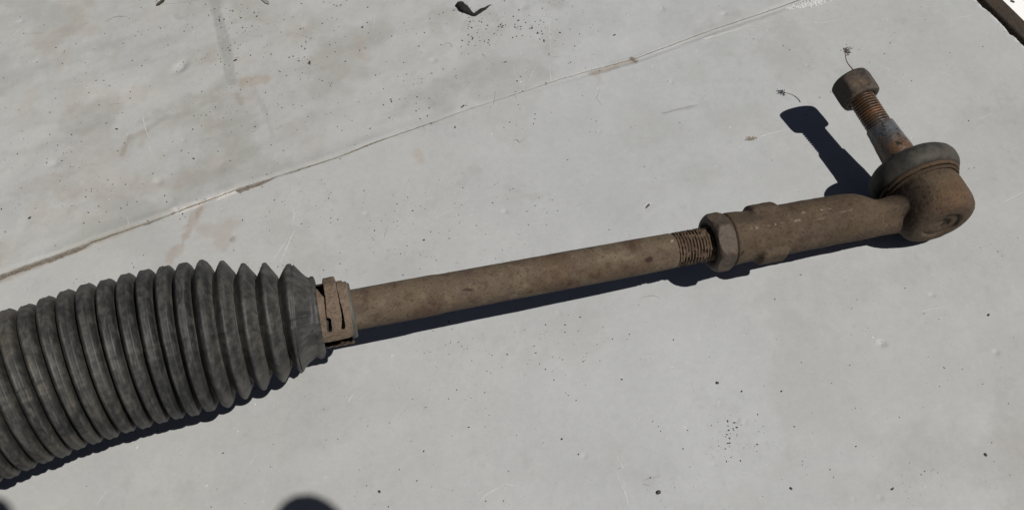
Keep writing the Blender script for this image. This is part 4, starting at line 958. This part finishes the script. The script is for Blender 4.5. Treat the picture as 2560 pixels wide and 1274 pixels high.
P_, F_ = tube(V); mesh('scrap_core', P_, F_, mat_char, t_, smooth=False)
fr = []
for k in range(150):
    i = ng.integers(0, 59); c = cl_[i, :3]; r = cl_[i, 3]; d = unit(T[i]*ng.uniform(-.6, 1)+X[i]*ng.choice([-1, 1])*ng.uniform(.3, 1)+np.array([0, 0, ng.uniform(-.1, .3)])); p = c+X[i]*ng.uniform(-.6, .6)*r; e = p+d*r*ng.uniform(.5, 1.3); e[2] = max(e[2], height(e[:2])+.08)
    fr.append(strand([p, (p+e)/2+ng.normal(0, .1, 3), e], .11, None, ''))
V, F = multi(fr); mesh('frayed_fibres', V, F, mat_char, t_)
# leaf fragments at the top left
for (x1, y1, x2, y2, w, mt, lb) in ((392, 17, 412, 2, 1.5, mat_core, 'brown leaf fragment at the top edge left of the drip stain'), (652, -6, 672, 10, 1.3, mat_mark, 'grey leaf sliver at the top edge right of the drip stain')):
    A_, B_ = at(x1, y1)[:2], at(x2, y2)[:2]; n = 12; s = np.linspace(0, 1, n); c = A_+(B_-A_)*s[:, None]; Nn = unit(np.array([-(B_-A_)[1], (B_-A_)[0]])); ww = w*np.sin(np.clip(s, .05, .95)*math.pi)**.7*(.6+.8*vn(np.stack([s*5, s*0+w], -1), 3))
    rows = np.stack([c+Nn*ww[:, None]*k for k in (-1, -.4, .3, 1)], 1); z = height(rows)+.35+.35*np.array([1, 0, .1, .9])[None]*np.ones((n, 1)); V = np.concatenate([rows, z[..., None]], -1)
    lo = V.copy(); lo[..., 2] -= .25; Vv = np.concatenate([V.reshape(-1, 3), lo.reshape(-1, 3)]); F = grid_faces(n, 4); F = np.concatenate([F, F[:, ::-1]+n*4])
    tag(mesh('leaf_fragment', Vv, F, mt, origin=(A_[0], A_[1], 0)), lb, 'leaf fragment')
# curled fibres
for pts, lb in (([(1108, 116), (1112, 111), (1120, 109), (1127, 112), (1131, 119)], 'fine dark hair curled in an arc right of the black scrap'), ([(1283, 352), (1292, 350), (1298, 357), (1306, 351), (1311, 345)], 'fine wavy grey fibre on the board above the middle of the rod')):
    q3 = [];
    for x, y in pts: p = at(x, y); p[2] = height(p[:2])+.15; q3.append(p)
    V, F = strand(catmull(q3, 22), .13, None, ''); tag(mesh('fibre', V, F, mat_mark if 'arc' in lb else mat_mark, origin=(q3[0][0], q3[0][1], 0)), lb, 'fibre')

# ------------------------------------------------------------------ the photographer's hands and phone, above and behind the view: they throw the two soft shadows
def photographer():
    H0 = 452.0
    def caster(px, py): g_ = at(px, py, 0); return g_+SUNV/SUNV[2]*H0
    tR = caster(728, 1292); tL = caster(36, 1299)
    pc_ = (tR+tL)/2; U_ = np.array([0, cp, sp]); Bk = np.array([0, -sp, cp]); Rt = np.array([1.0, 0, 0])
    person = thing('person', (pc_[0], pc_[1]-120, H0-60), 'hands of the photographer above the board, seen only by their shadow', 'person')
    for sgn, tip in ((1, tR), (-1, tL)):
        # wrist -> palm -> fingers, mirrored; index fingertip arches over the phone's top edge at 'tip'
        def W_(r, u, b): return tip+Rt*r*sgn+U_*u+Bk*b
        J = {}; edges = []; rads = []; verts = []
        def add(p, r): verts.append(tuple(p/1000)); rads.append(r/1000); return len(verts)-1
        w0 = add(W_(60, -190, 60), 34); w1 = add(W_(50, -130, 48), 27); w2 = add(W_(42, -95, 34), 26); pm = add(W_(32, -62, 20), 30); kn = add(W_(26, -38, 14), 24)
        edges += [(w0, w1), (w1, w2), (w2, pm), (pm, kn)]
        fin = [((22, -14, 16), (12, 2, 8), (0, 0, -2), 15.0), ((30, -30, -4), (14, -34, -12), (-6, -36, -8), 9.0), ((30, -46, -8), (14, -52, -14), (-4, -54, -9), 8.6), ((30, -62, -8), (16, -68, -13), (2, -70, -9), 7.6)]
        for a_, b_, c_, r in fin:
            i = add(W_(*a_), r); j = add(W_(*b_), r*.95); k = add(W_(*c_), r*.85); edges += [(kn if a_[1] > -40 else pm, i), (i, j), (j, k)]
        i = add(W_(20, -58, 22), 11); j = add(W_(2, -46, 24), 10); k = add(W_(-14, -36, 20), 8.5); edges += [(pm, i), (i, j), (j, k)]
        me = bpy.data.meshes.new('hand'); org = np.array(person.location); me.from_pydata([tuple(np.array(v)-org) for v in verts], edges, []); me.materials.append(mat_skin)
        o = bpy.data.objects.new('hand', me); link(o, person)
        md = o.modifiers.new('skin', 'SKIN'); md.use_smooth_shade = True
        for v, r in zip(me.skin_vertices[0].data, rads): v.radius = (r, r)
        me.skin_vertices[0].data[0].use_root = True
        sb = o.modifiers.new('sub', 'SUBSURF'); sb.levels = 2; sb.render_levels = 2
    # phone between the hands
    w, h, d = (tR[0]-tL[0])-4, 66, 7.5; c = pc_-U_*(h/2+7)+Bk*6
    bm = bmesh.new(); bmesh.ops.create_cube(bm, size=1)
    for v in bm.verts: v.co = Vector((v.co.x*w/1000, v.co.y*h/1000, v.co.z*d/1000))
    bmesh.ops.bevel(bm, geom=[e for e in bm.edges if abs((e.verts[0].co-e.verts[1].co).normalized().z) > .9], offset=.009, segments=5, affect='EDGES')
    bmesh.ops.bevel(bm, geom=bm.edges[:], offset=.0012, segments=2, affect='EDGES')
    me = bpy.data.meshes.new('phone'); bm.to_mesh(me); me.materials.append(mat_phone)
    o = bpy.data.objects.new('phone', me); o.location = c/1000; o.rotation_euler = (PITCH, 0, 0); link(o)
    tag(o, 'black phone held between the photographer\'s hands above the board', 'phone')
photographer()
